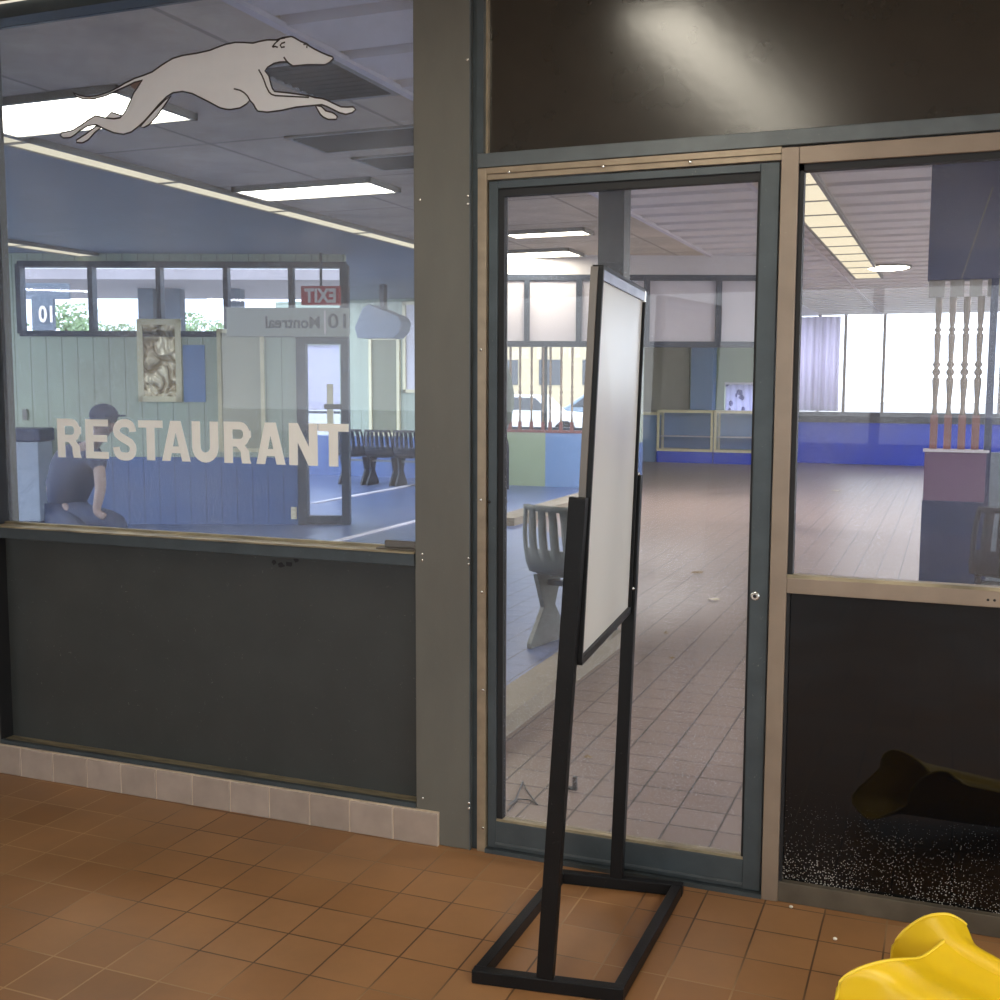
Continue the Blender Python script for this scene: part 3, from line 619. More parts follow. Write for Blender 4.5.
# ================================================================== YELLOW BUCKET (tipped over)
def at_total(px, py, tot): return wy(px, py, tot-DIST)
ringpx = [(832,1006,2.45),(840,982,2.455),(858,969,2.47),(885,961,2.52),(906,959,2.57),(922,957,2.62),(944,941,2.69),(966,924,2.765),
          (957,918,2.762),(945,914,2.745),(925,917,2.735),(905,930,2.73),(893,946,2.725),(887,965,2.72)]
ring = [at_total(*p) for p in ringpx]
ring += [Vector((-.19,-.60,.045)), Vector((-.235,-.70,.02)), Vector((-.275,-.78,.05))]
def smooth_ring(P_, k=3, corner=(7,)):
    out = []; n_ = len(P_)
    for i in range(n_):
        a_, b_, c_, d_ = P_[i-1], P_[i], P_[(i+1) % n_], P_[(i+2) % n_]
        if i in corner: a_ = b_
        if (i+1) % n_ in corner: d_ = c_
        for q in range(k):
            u = q/k; out.append(.5*((2*b_)+(c_-a_)*u+(2*a_-5*b_+4*c_-d_)*u*u+(3*b_-a_-3*c_+d_)*u**3))
    return out
ring = smooth_ring(ring)
cen = sum(ring, Vector())/len(ring)
yb = thing('bucket', 'yellow plastic bucket tipped on its side on the brown tiles', 'bucket', (.1,-.65,0))
body = MB(); rings = []
nR = len(ring)
AX = Vector((.62,-.20,-.12))
for s, k in ((0,1),(.03,.93),(.07,.82),(.10,.755),(.14,.73),(.3,.70),(.6,.62),(1.0,.5)):
    c2 = cen + AX*s
    g = []
    for i, p in enumerate(ring):
        q = c2 + (p-cen)*k
        q.z = max(.006, q.z)
        g.append(q)
    rings.append(g)
vs = [v for g in rings for v in g]; fs = []
for i in range(len(rings)-1):
    for j in range(nR): fs.append((i*nR+j, i*nR+(j+1) % nR, (i+1)*nR+(j+1) % nR, (i+1)*nR+j))
fs.append(tuple((len(rings)-1)*nR+j for j in range(nR)))
body.add(vs, fs).build('bucket_body', M['yellow'], yb, smooth=True, solid=.004, sub=1)
MB().tube(ring, .0038, 8, True).build('bucket_lip', M['yellow2'], yb, smooth=True)

# ================================================================== RESTAURANT SIDE CEILING, LIGHTS AND VENTS
struct('ceiling', MB().box(-4.98, -2.42, .10, 13.0, CEIL, CEIL+.1), M['ceil_tile'], 'grey acoustic tile ceiling behind the lettered window', 'ceiling')
rib = MB(); y = .10; prof = []
while y < 19.6:
    prof += [(y, CEIL), (y+.40, CEIL+.012), (y+.42, CEIL+.05), (y+.46, CEIL+.05)]; y += .48
n = len(prof)
rib.add([(-2.42,a,b) for a, b in prof]+[(4.0,a,b) for a, b in prof]+[(-2.42,.1,CEIL+.15),(-2.42,19.7,CEIL+.15),(4,.1,CEIL+.15),(4,19.7,CEIL+.15)],
        [(i,i+1,n+i+1,n+i) for i in range(n-1)]+[(2*n,2*n+1,2*n+3,2*n+2)])
struct('ceiling_hall', rib, M['ceil_rib'], 'ribbed pale metal ceiling of the hall', 'ceiling')
struct('ceiling_far', MB().box(-6.6, -2.42, 13.0, 19.7, CEIL, CEIL+.1), M['ceil_rib'], 'pale ceiling at the far end of the hall', 'ceiling')
struct('ceiling_seating', MB().poly([(-4.98,.1,CEIL),(-10.2,.1,CEIL),(-10.2,5.65,CEIL),(-9.55,5.88,CEIL),(-5.96,7.33,CEIL),(-9.3,13,CEIL),(-4.98,13,CEIL)], (0,0,.1)), M['ceil_dark'], 'dark blue ceiling over the seating area', 'ceiling')
for i, (x0,x1,y0,y1) in enumerate([(-2.44,-2.40,.1,13),(-1.34,-1.31,.3,19.5)]):
    struct('trim_%d' % (3+i), MB().box(x0,x1,y0,y1,CEIL-.012,CEIL+.01), M['blind'], ['pale ceiling trim where the tiles meet the ribs','narrow pale trim running along the ribbed ceiling'][i], 'trim')
def light(x0,x1,y0,y1,label,group,mat,segs=1,axis='y',z=CEIL,name='ceiling_light'):
    t = thing(name, label, 'ceiling light', ((x0+x1)/2,(y0+y1)/2,z), 0, group)
    f = MB(); e = .025
    f.box(x0,x1,y0,y0+e,z-.035,z).box(x0,x1,y1-e,y1,z-.035,z).box(x0,x0+e,y0,y1,z-.035,z).box(x1-e,x1,y0,y1,z-.035,z)
    if segs > 1:
        for i in range(1, segs):
            yy = y0+(y1-y0)*i/segs; f.box(x0,x1,yy-.012,yy+.012,z-.035,z)
    f.build('frame', M['vent_frame'], t)
    for i in range(segs):
        ya = y0+(y1-y0)*i/segs+e*.6; yb_ = y0+(y1-y0)*(i+1)/segs-e*.6
        MB().box(x0+e*.6,x1-e*.6,ya,yb_,z-.028,z-.02).build('diffuser', mat, t)
    return t
light(-4.75,-3.58,1.02,1.62,'bright fluorescent panel light behind the leaping dog decal','panel lights behind the window',M['lamp'])
light(-4.68,-3.60,3.47,3.92,'bright fluorescent panel light nearer the wide grey post','panel lights behind the window',M['lamp'])
light(-4.62,-3.58,7.55,8.05,'panel light seen through the door above the white board','panel lights behind the window',M['lamp'])
light(-3.75,-3.0,6.2,6.5,'small panel light seen beside the wide post','panel lights behind the window',M['lamp'])
light(-4.97,-4.76,.4,7.0,'long row of fluorescent strip lights along the ceiling edge','strip lights on the ceiling',M['lamp_soft'],5)
light(-8.55,-8.3,4.4,6.3,'short fluorescent strip light over the green plank wall','strip lights on the ceiling',M['lamp_soft'],2)
light(-1.20,-.86,3.2,11.6,'long ladder of lit ceiling panels along the hall ribs','strip lights on the ceiling',M['lamp_soft'],12)
t = thing('ceiling_light', 'round flush light on the ribbed hall ceiling', 'ceiling light', (-.746,10.44,CEIL))
MB().lathe([(.26,-.02),(.26,.0)], (-.746,10.44,CEIL), 28).build('frame', M['vent_frame'], t)
MB().lathe([(.18,-.04),(.235,-.021)], (-.746,10.44,CEIL), 28).build('diffuser', M['lamp'], t)
def vent(x0,x1,y0,y1,label):
    t = thing('ceiling_vent', label, 'vent', ((x0+x1)/2,(y0+y1)/2,CEIL))
    f = MB(); e = .03
    f.box(x0,x1,y0,y0+e,CEIL-.012,CEIL).box(x0,x1,y1-e,y1,CEIL-.012,CEIL).box(x0,x0+e,y0,y1,CEIL-.012,CEIL).box(x1-e,x1,y0,y1,CEIL-.012,CEIL)
    f.build('frame', M['vent_frame'], t)
    MB().box(x0+e,x1-e,y0+e,y1-e,CEIL-.004,CEIL-.001).build('backing', M['vent'], t)
    s = MB(); k = 9
    for i in range(k):
        yy = y0+e+(y1-y0-2*e)*(i+.5)/k; s.bar((x0+e,yy,CEIL-.010),(x1-e,yy,CEIL-.010),.022,.004,(0,.6,1))
    s.build('slats', M['vent'], t)
vent(-2.86,-2.44,.98,1.62,'dark slatted ceiling vent just beyond the dog nose')
vent(-3.46,-2.60,2.22,2.66,'dark slatted ceiling vent below the dog forepaws, long one')
vent(-3.40,-2.62,2.86,3.26,'dark slatted ceiling vent just above the second panel light')

# ================================================================== PLANK PARTITION (mirror image of the concourse wall, built solid behind the glass)
def ptag(name, label, cat, **k): return thing(name, label, cat, PORG, YAW, **k)
u0 = wp(-12,400)[0]; uR = wp(346,400)[0]; uD = wp(297,400)[0]
zb_, zt_ = 2.02, 2.74
gw = MB(); gw.box(u0,uD,0,.12,0,zb_).box(u0,uR,0,.12,zt_,CEIL).box(u0,wp(19,300)[0],0,.12,zb_,zt_)
g = gw.build('wall_planks', M['green'], None); g.matrix_basis = Matrix.Translation(PORG) @ Matrix.Rotation(YAW,4,'Z')
tag(g, 'reflected green plank wall with a blue lower half, built behind the lettered window', 'wall', None, 'structure')
w4 = ptag('window_4', 'reflected high band of windows above the green plank wall', 'window', kind='structure')
fr = MB(); us = [wp(x,300)[0] for x in (19,91,159,226,291,346)]
for u in us: fr.box(u-.025,u+.025,-.02,.12,zb_,zt_)
fr.box(us[0],us[-1],-.02,.12,zb_-.03,zb_+.03).box(us[0],us[-1],-.02,.12,zt_-.03,zt_+.03)
fr.build('frame', M['dark_frame'], w4, world=False)
for a, b in zip(us[:-1], us[1:]): MB().box(a+.025,b-.025,.05,.056,zb_,zt_).build('pane', M['pane_thin'], w4, world=False)
# gate door at the end of the plank wall
d2 = ptag('door_2', 'reflected dark framed glass gate door at the end of the green plank wall', 'door', kind='structure')
fd = MB(); zl = wp(320,410)[1]
fd.box(uD,uD+.10,-.03,.12,0,zb_).box(uR-.05,uR+.03,-.03,.12,0,zt_).box(uD,uR,-.03,.12,zb_-.10,zb_).box(uD,uR,-.03,.12,1.02,1.08)
fd.build('door_frame', M['dark_frame'], d2, world=False)
MB().box(uD+.1,uR-.05,.04,.046,.1,zb_-.1).build('pane', M['pane_thin'], d2, world=False)
MB().box(uD+.1,uR-.05,.0,.1,0,.1).build('kick_plate', M['dark_frame'], d2, world=False)
hx = wp(331,405)[0]
MB().box(hx-.035,hx+.03,-.06,-.03,wp(331,427)[1],wp(331,384)[1]).build('push_plate', M['cream'], d2, world=False)
MB().box(hx-.06,hx+.12,-.09,-.06,wp(331,409)[1],wp(331,404)[1]).build('handle', M['gasket'], d2, world=False)
# gate sign: "10 | Montreal" as a reflection, built as a solid board with reversed text
sg = ptag('gate_sign', 'reflection of a long grey sign reading 10 Montreal, built solid above the gate door', 'sign')
a = wp(228,308); b = wp(350,337)
MB().box(a[0],b[0],-.075,-.031,b[1],a[1]).build('sign_board', M['sign_grey'], sg, world=False, bevel=.004)
zc = (a[1]+b[1])/2
for body, x0, x1, size, bold in (('Montreal',267,321,.165,.004),('10',331,349,.215,.003)):
    tm = text_mesh(body, size, bold, 1.0, True); w_ = max(v[0] for v in tm.v)-min(v[0] for v in tm.v)
    c = (wp(x0,322)[0]+wp(x1,322)[0])/2; kx = (wp(x1,322)[0]-wp(x0,322)[0])/w_
    lo = min(v[2] for v in tm.v); kz = (.125 if len(body) > 2 else .155)/(max(v[2] for v in tm.v)-lo)
    tm.v = [(c+v[0]*kx, -.0775+v[1], zc-.065+(v[2]-lo)*kz) for v in tm.v]
    tm.build('sign_text', M['sign_ink'], sg, world=False)
u = wp(326,322)[0]; MB().box(u-.008,u+.008,-.0785,-.075,zc-.12,zc+.12).build('sign_bar', M['sign_pale'], sg, world=False)
# reflection of the exit sign, built as a solid box
ex = ptag('exit_sign', 'reflected red exit sign with pale mirrored letters, built solid above the grey gate sign', 'exit sign')
a = wp(303,287); b = wp(342,306)
MB().box(a[0],b[0],-.13,-.07,b[1],a[1]).build('sign_box', M['red'], ex, world=False, bevel=.006)
MB().box((a[0]+b[0])/2-.012,(a[0]+b[0])/2+.012,-.10,-.08,a[1],CEIL).build('hanger', M['dark_frame'], ex, world=False)
tm = text_mesh('EXIT', .2, .008, 1.05, True); w_ = max(v[0] for v in tm.v)-min(v[0] for v in tm.v); c = (a[0]+b[0])/2; zc = (a[1]+b[1])/2
hh = max(v[2] for v in tm.v)-min(v[2] for v in tm.v); kx = (b[0]-a[0])*.80/w_; kz = (a[1]-b[1])*.74/hh; mz = (max(v[2] for v in tm.v)+min(v[2] for v in tm.v))/2
tm.v = [(c+v[0]*kx, -.132+v[1], zc+(v[2]-mz)*kz) for v in tm.v]
tm.build('sign_text', M['sign_pale'], ex, world=False)
# framed things on the planks
def framed(px0,py0,px1,py1,name,label,cat,face,bw=.05):
    t = ptag(name, label, cat); a = wp(px0,py0); b = wp(px1,py1)
    f = MB(); f.box(a[0],b[0],-.028,0,a[1]-bw,a[1]).box(a[0],b[0],-.028,0,b[1],b[1]+bw).box(a[0],a[0]+bw,-.028,0,b[1],a[1]).box(b[0]-bw,b[0],-.028,0,b[1],a[1])
    f.build('frame', M['cream'], t, world=False)
    MB().box(a[0]+bw,b[0]-bw,-.02,0,b[1]+bw,a[1]-bw).build('sheet', face, t, world=False)
framed(137,319,183,402,'framed_poster','cream framed poster of crinkled gold foil on the green planks','poster',M['foil'],.06)
framed(217,329,266,452,'notice_board','tall blank beige board in a cream frame on the green planks','notice board',M['beige_board'],.04)
a = wp(183,345); b = wp(206,402)
t = ptag('wall_panel', 'dark blue panel beside the gold foil poster on green planks', 'panel')
MB().box(a[0],b[0],-.012,0,b[1],a[1]).build('panel_face', M['column_blue'], t, world=False)
t = ptag('wall_outlet', 'ivory outlet plate low on the blue planks', 'outlet'); a = wp(291,507); b = wp(297,519)
MB().box(a[0],b[0],-.012,0,b[1],a[1]).build('cover_plate', M['outlet'], t, world=False, bevel=.003)
t = ptag('thermostat', 'small grey thermostat on the green planks beside the window jamb', 'thermostat'); a = wp(23,409); b = wp(28,420)
MB().box(a[0],b[0],-.03,0,b[1],a[1]).build('cover', M['vent_frame'], t, world=False, bevel=.004)
# pale cabinet with a dark top against the planks
t = ptag('cabinet', 'pale low cabinet with a dark top against the planks near the window jamb', 'cabinet')
a = wp(16,427); b = wp(56,440)
MB().box(a[0]-.02,b[0],-.42,-.02,b[1],a[1]).build('top', M['navy_dk'], t, world=False, bevel=.02)
MB().box(a[0]+.02,b[0]-.03,-.40,-.02,.08,b[1]).build('body', pbr('pale_blue_grey_laminate', rgb(150,162,176), .6), t, world=False, bevel=.01)
MB().box(a[0]+.06,b[0]-.07,-.36,-.06,0,.08).build('plinth', M['navy_dk'], t, world=False)

# reflected window band, built as a bulkhead with blinds over the hall
bh = ptag('window_5', 'reflected band of pale blind covered panes built as a bulkhead crossing the hall', 'window', kind='structure')
uL = wp(487,300)[0]; uE = wp(797,300)[0]; z0 = 1.93; z1 = 2.62
f = MB(); f.box(uL,uE,0,.1,z0-.03,z0+.03).box(uL,uE,0,.1,z1-.03,z1+.03)
MB().box(uL,uE,.01,.09,z1+.03,CEIL).build('head_panel', M['ceil_rib'], bh, world=False)
for px in (487,527,579,647,719,776,797):
    u = wp(px,300)[0]; f.box(u-.03,u+.03,-.01,.1,z0,z1)
f.build('frame', M['dark_frame'], bh, world=False)
MB().box(uL,uE,.03,.06,z0,z1).build('blind', M['blind'], bh, world=False)
# columns that carry it
for i, (px, lab) in enumerate([(487,'dark steel column hidden mostly by the wide post'),(782,'slim dark steel column behind the bronze mullion')]):
    u = wp(px,300)[0]; c = PORG+RGT0*u
    struct('trim_%d' % (5+i), MB().box(c.x-.07,c.x+.07,c.y-.02,c.y+.14,0,CEIL), M['dark_frame'], lab, 'column')
struct('trim_7', MB().box(-2.27,-2.09,4.22,4.38,0,CEIL), M['frame_dk'], 'grey column standing in for a dark reflection behind the white board', 'column')  # a dark reflection, built as a solid column

# ================================================================== MID WALL behind the gap
mw = MB(); wx0, wx1 = -10.0, -9.3
mw.box(-10.5,wx0,13,13.12,0,CEIL).box(wx0,wx1,13,13.12,0,.66).box(wx0,wx1,13,13.12,2.14,CEIL).box(wx1,-6.6,13,13.12,0,CEIL)
mw.box(-6.6,-4.25,13,13.12,0,.84).box(-6.6,-4.25,13,13.12,2.2,CEIL).box(-4.4,-4.25,13,13.12,.84,2.2)
struct('wall_middle', mw, planks('green_and_blue_planks_rear', rgb(158,172,156), rgb(82,108,160), .66), 'green plank wall with blue dado behind the black chairs', 'wall')
w6 = thing('window_6', 'window with lavender light beyond the gate door', 'window', (-9.65,13,1.4), kind='structure')
f = MB().box(wx0,wx1,12.98,13.1,1.02,1.06); f.build('frame', M['dark_frame'], w6)
MB().box(wx0,wx1,13.05,13.056,.66,2.14).build('pane', M['pane_thin'], w6)
MB().box(wx0,wx1,13.06,13.075,1.08,2.14).build('blind', pbr('lavender_blind', rgb(196,188,208), .8), w6)
w7 = thing('window_7', 'window with turned wooden spindles seen through the glass door', 'window', (-5.5,13,1.5), kind='structure')
f = MB()
for x in (-6.6,-5.8,-4.44): f.box(x,x+.05,12.97,13.1,.84,2.2)
f.box(-6.6,-4.4,12.97,13.1,.80,.86).box(-6.6,-4.4,12.97,13.1,2.16,2.22)
f.build('frame', M['dark_frame'], w7)
MB().box(-6.58,-4.42,13.05,13.056,.84,2.2).build('pane', M['pane_thin'], w7)
def framed_w(x0,x1,z0,z1,Y,name,label,cat,face):
    t = thing(name,label,cat,((x0+x1)/2,Y,z0)); bw = .05
    f = MB().box(x0,x1,Y-.05,Y,z0,z0+bw).box(x0,x1,Y-.05,Y,z1-bw,z1).box(x0,x0+bw,Y-.05,Y,z0,z1).box(x1-bw,x1,Y-.05,Y,z0,z1)
    f.build('frame', M['cream'], t); MB().box(x0+bw,x1-bw,Y-.02,Y,z0+bw,z1-bw).build('sheet', face, t)
framed_w(-8.74,-8.19,.68,2.26,13.0,'notice_board','olive pinboard in a cream frame above the black chairs','notice board',M['olive'])
framed_w(-8.13,-7.6,1.37,2.8,13.0,'notice_board','higher grey board in a cream frame next to the wide post','notice board',M['blind'])
# hanging monitor
a = wy(355,305,10.5); b = wy(402,338,10.5)
t = thing('monitor', 'blue grey rounded monitor hung from the ceiling beside the gate sign', 'monitor', ((a.x+b.x)/2,10.5,b.z))
cs = [wy(*p,10.5) for p in [(357,338),(354,328),(362,308),(368,304),(398,316),(402,322),(400,331),(394,338)]]
MB().poly(cs,(0,.3,0)).build('casing', M['monitor'], t, bevel=.02)
MB().box((a.x+b.x)/2-.03,(a.x+b.x)/2+.03,10.6,10.7,a.z-.08,CEIL).build('bracket', M['dark_frame'], t)

# spindles: turned balusters
def spindle_prof(H):
    r = .020
    p = [(.85,0),(.85,.02),(.6,.06),(.75,.14),(1.0,.24),(1.15,.30),(.6,.33),(1.2,.355),(1.2,.375),(.6,.40),(1.25,.43),(.7,.455),(.85,.55),(1.05,.68),(.6,.70),(1.1,.725),(.6,.75),(.9,.80),(1.0,.9),(1.0,1)]
    return [(a*r, b*H) for a, b in p]
def spindle_rail(t, xs, y, z0, z1, sq):
    for x in xs:
        s = MB(); so = s.lathe(spindle_prof(z1-z0-sq), (x,y,z0+sq), 10).build('spindle', M['wood'], t, smooth=True)
        MB().box(x-.022,x+.022,y-.022,y+.022,z0,z0+sq).build('spindle_foot', M['wood_dk'], so)
tS = thing('spindle_screen', 'row of turned wooden spindles on a low rail seen through the glass door', 'screen', (-5.6,12.5,0))
xs = [(px-954)/1131*15.8 for px in (516,527,540,553,561,573,585)]
spindle_rail(tS, xs, 12.5, .84, 2.15, .12)
MB().box(-6.5,-4.7,12.46,12.54,.80,.84).build('rail', M['wood_dk'], tS)
MB().box(-6.5,-4.7,12.46,12.54,2.15,2.2).build('top_rail', M['blind'], tS)
MB().box(-6.5,-5.55,12.47,12.53,.0,.80).build('lower_panel', M['far_green'], tS)
MB().box(-5.55,-4.7,12.47,12.53,.0,.80).build('lower_panel', M['column_blue'], tS)

# divider screen in the hall, seen in the side window
YD = 4.2
tD = thing('divider_screen', 'navy room divider with four turned wooden spindles over a mauve base', 'screen', (.1,YD,0))
MB().box(-.175,1.6,YD,YD+.12,2.14,CEIL-.005).build('header', M['navy'], tD, bevel=.004)
MB().box(-.15,.20,YD-.02,YD+.30,.80,1.10).build('base_cabinet', M['mauve'], tD, bevel=.004)
MB().box(-.155,.20,YD-.02,YD+.30,0,.80).build('lower_panel', M['navy_dk'], tD, bevel=.004)
MB().box(-.16,.215,YD-.03,YD+.10,1.10,1.115).build('rail', M['blind'], tD)
for a, b in ((-.165,-.075),(-.045,.035),(.065,.135),(.165,.26)):
    MB().box(a,b,YD+.02,YD+.08,2.04,2.14).build('slat', M['vent_frame'], tD)
spindle_rail(tD, [-.104,-.024,.056,.134], YD+.05, 1.115, 2.04, .21)
MB().box(.185,.225,YD,YD+.1,0,2.14).build('end_post', M['navy_dk'], tD)
MB().box(.225,1.6,YD+.02,YD+.08,0,1.1).build('side_panel', pbr('grey_green_panel', rgb(112,124,136), .5), tD)
MB().box(.225,1.6,YD+.04,YD+.048,1.1,2.14).build('side_pane', M['pane_thin'], tD)
p0 = wy(993,187,YD); p1_ = wy(961,280,YD)
MB().bar((p0.x,YD-.003,p0.z),(p1_.x,YD-.003,p1_.z),.008,.006,(0,1,0)).build('diagonal_strip', M['frame'], tD)

# ================================================================== SHELL CHAIRS
def make_chair(name, label, mat, loc, rz, group):
    t = thing(name, label, 'chair', loc, rz, group)
    prof = [(-.24,.425),(-.22,.445),(-.14,.44),(0,.425),(.12,.42),(.17,.44),(.205,.50),(.225,.58),(.24,.66),(.25,.74),(.262,.80),(.28,.83)]
    nu = 19; vs = []; fs = []
    for i, (y, z) in enumerate(prof):
        w = .235 if z < .6 else .235-.03*((z-.6)/.23)**2
        for j in range(nu):
            u = -1+2*j/(nu-1); vs.append((u*w, y-(.05*u*u if i > 4 else 0), z+.02*u*u*(1 if i < 5 else 0)))
    for i in range(len(prof)-1):
        for j in range(nu-1):
            if 7 <= i <= 9 and j % 3 == 1 and 1 <= j <= nu-3: continue      # the slots in the backrest
            fs.append((i*nu+j, i*nu+j+1, (i+1)*nu+j+1, (i+1)*nu+j))
    MB().add(vs, fs).build('shell', mat, t, world=False, smooth=True, solid=.012)
    for s in (-1, 1):
        l = MB().poly([(s*.2,-.14,.42),(s*.2,.14,.42),(s*.2,.06,.22),(s*.2,.20,.03),(s*.2,.20,0),(s*.2,-.20,0),(s*.2,-.20,.03),(s*.2,-.06,.22)], (-s*.03,0,0))
        l.build('leg', mat, t, world=False, bevel=.004)
    MB().bar((-.18,0,.36),(.18,0,.36),.05,.03).build('crossbar', M['metal'], t, world=False)
    return t
# a row of black slatted chairs in front of the rear wall
tot = 15.0
base = None; gl = 'black slatted chairs in front of the rear green wall'
names = ['black slatted chair seen through the letter T of the window lettering', 'black slatted chair under the olive pinboard, second from the gate door', 'black slatted chair nearest the wide post in the rear row', 'black slatted chair in the rear row mostly behind the wide post']
for i, px in enumerate((326,362,398,434)):
    p = wz(px, 388+1.5*1131/tot+3, 0); p = CAM + (p-CAM)*1.0
    X = (px-954)/1131*tot; loc = (X, tot-DIST, .006)
    if base is None: base = make_chair('slatted_chair', names[0], M['seat_black'], loc, PI+.05, gl)
    else: copy_tree(base, loc, PI+.05, names[i], gl)
make_chair('slatted_chair', 'grey slatted shell chair just inside the door behind the black upright', M['seat_grey'], (-1.96,2.84,.006), PI-.22, None)
make_chair('slatted_chair', 'black slatted chair against the navy divider base', M['seat_black'], (.36,3.82,0), PI, None)
# bentwood chair
bc = thing('bentwood_chair', 'thin dark bentwood chair seen dimly behind the door glass', 'chair', (-6.1,11.6,0))
x, y = -6.1, 11.6
MB().tube([(x-.22,y+.2,0),(x-.22,y+.2,.5)]+[(x-.22*math.cos(a),y+.2,.62+.24*math.sin(a)) for a in [PI*i/10 for i in range(11)]]+[(x+.22,y+.2,.5),(x+.22,y+.2,0)], .018).build('back_frame', M['seat_black'], bc)
MB().lathe([(.20,.44),(.22,.46),(.20,.48)], (x,y,0), 18).build('seat', M['seat_black'], bc)
for sx in (-1,1): MB().tube([(x+sx*.15,y-.12,.44),(x+sx*.2,y-.2,0)], .016).build('leg', M['seat_black'], bc)
# coat stand with jacket
px = 508; X = (px-954)/1131*13.4; Y = 13.4-DIST
cs_ = thing('coat_stand', 'thin dark coat stand at the hinge side of the glass door', 'coat stand', (X-.16,Y,0))
MB().tube([(X-.16,Y,.02),(X-.16,Y,2.15)], .015).build('pole', M['metal'], cs_)
MB().lathe([(.2,0),(.2,.02),(.03,.05)], (X-.16,Y,0), 16).build('base', M['metal'], cs_)
MB().tube([(X-.16,Y,2.0),(X-.08,Y-.03,2.02),(X-.04,Y-.03,2.08)], .01).build('hook', M['metal'], cs_)
jk = MB().lathe([(.01,2.02),(.05,1.95),(.07,1.8),(.12,1.6),(.17,1.4),(.19,1.22),(.15,1.05),(.08,.98),(.02,.96)], (0,0,0), 14)
jk.v = [(X-.02+v[0]*(.9+.12*math.sin(v[2]*9+v[1]*14)), Y-.05+v[1]*.5, v[2]) for v in jk.v]
tag(jk.build('jacket', M['jacket'], smooth=True), 'dark jacket hung on the coat stand behind the door glass', 'jacket')

# ================================================================== HALL: kerbs, far wall, counter
k1 = MB().box(-1.86,-1.72,.25,2.95,0,.085).box(-1.88,-1.70,.25,2.95,.085,.105)
struct('trim_8', k1, M['kerb'], 'low stone kerb edging the blue floor just inside the door', 'kerb')
struct('trim_9', MB().box(-4.55,-4.28,7.9,11.4,0,.09), M['kerb'], 'pale kerb across the blue floor further inside', 'kerb')
struct('trim_10', MB().box(-5.44,-5.38,5.6,9.5,.006,.02).box(-7.45,-7.38,9,12.5,.006,.02), M['blind'], 'pale lines running along the blue floor', 'trim')
YF = 19.5
fw = MB(); 
fw.box(-6.6,-4.35,YF,YF+.15,0,CEIL).box(-4.35,-2.98,YF,YF+.15,0,.42).box(-4.35,-2.98,YF,YF+.15,1.55,CEIL).box(-4.35,-4.25,YF,YF+.15,.42,1.55)
struct('wall_far', fw, M['far_green'], 'green far wall of the hall with a shutter and counter', 'wall')
struct('wall_dado', MB().box(-2.98,4.0,YF,YF+.15,0,.80), M['dado'], 'bright blue low wall under the far hall windows', 'wall')
struct('trim_11', MB().box(-2.98,4.0,YF-.06,YF+.1,.80,1.0), M['dark_frame'], 'dark sill band on top of the blue low wall', 'sill')
struct('wall_end', MB().poly([(-4.45,13.12,0),(-6.75,YF,0),(-6.85,YF,0),(-4.55,13.12,0)],(0,0,CEIL)), M['far_green'], 'green side wall at the back of the hall', 'wall')
w8 = thing('window_8', 'wide bright windows at the far end of the hall', 'window', (.5,YF,1.9), kind='structure')
f = MB()
for x in (-2.98,-2.45,-1.97,-1.26,.78,1.8,2.8,3.95): f.box(x-.02,x+.03,YF-.02,YF+.1,1.0,CEIL)
f.build('frame', pbr('brown_window_frame', rgb(112,96,84), .5), w8)
MB().box(-2.98,4.0,YF+.05,YF+.056,1.0,CEIL).build('pane', M['pane_thin'], w8)
# curtain at far window
def curtain(x0,x1,y,z0,z1,mat,name,label,amp=.03,nw=5):
    A = []; B = []; n = 40
    for i in range(n+1):
        x = x0+(x1-x0)*i/n; yy = y+amp*math.sin(2*PI*nw*i/n); A.append((x,yy,z0)); B.append((x,yy,z1))
    mb = MB().add(A+B, [(i,i+1,n+2+i,n+1+i) for i in range(n)])
    return tag(mb.build(name, mat, smooth=True, solid=.006), label, 'curtain')
curtain(-4.22,-3.55,YF-.05,.44,1.52,M['floral'],'curtain','lavender curtain with blue flower print at the low far window')
curtain(-2.9,-2.05,YF-.10,1.02,CEIL-.03,M['sheer'],'curtain','sheer pale curtain at the wide far windows beside the bronze mullion',.05,6)
w9 = thing('window_9', 'low bright window beside the floral curtain', 'window', (-3.6,YF,.9), kind='structure')
MB().box(-4.25,-2.98,YF-.01,YF+.1,.40,.45).box(-4.25,-2.98,YF-.01,YF+.1,1.50,1.56).build('frame', M['blind'], w9)
MB().box(-4.25,-2.98,YF+.05,YF+.056,.42,1.55).build('pane', M['pane_thin'], w9)
sh = thing('roller_shutter', 'beige roller shutter closed at the back of the hall', 'shutter', (-5.4,YF-.1,.3))
mb = MB(); z = 0.0
while z < 2.5: mb.box(-6.0,-4.95,YF-.08,YF-.02,z,z+.075).box(-6.0,-4.95,YF-.06,YF-.02,z+.075,z+.09); z += .09
mb.build('slats', M['shutter'], sh); MB().box(-6.05,-4.9,YF-.2,YF-.02,2.5,2.75).build('housing', M['shutter'], sh)
struct('trim_12', MB().box(-4.86,-4.42,YF-.35,YF-.005,0,CEIL), M['column_blue'], 'pale blue square column beside the roller shutter', 'column')
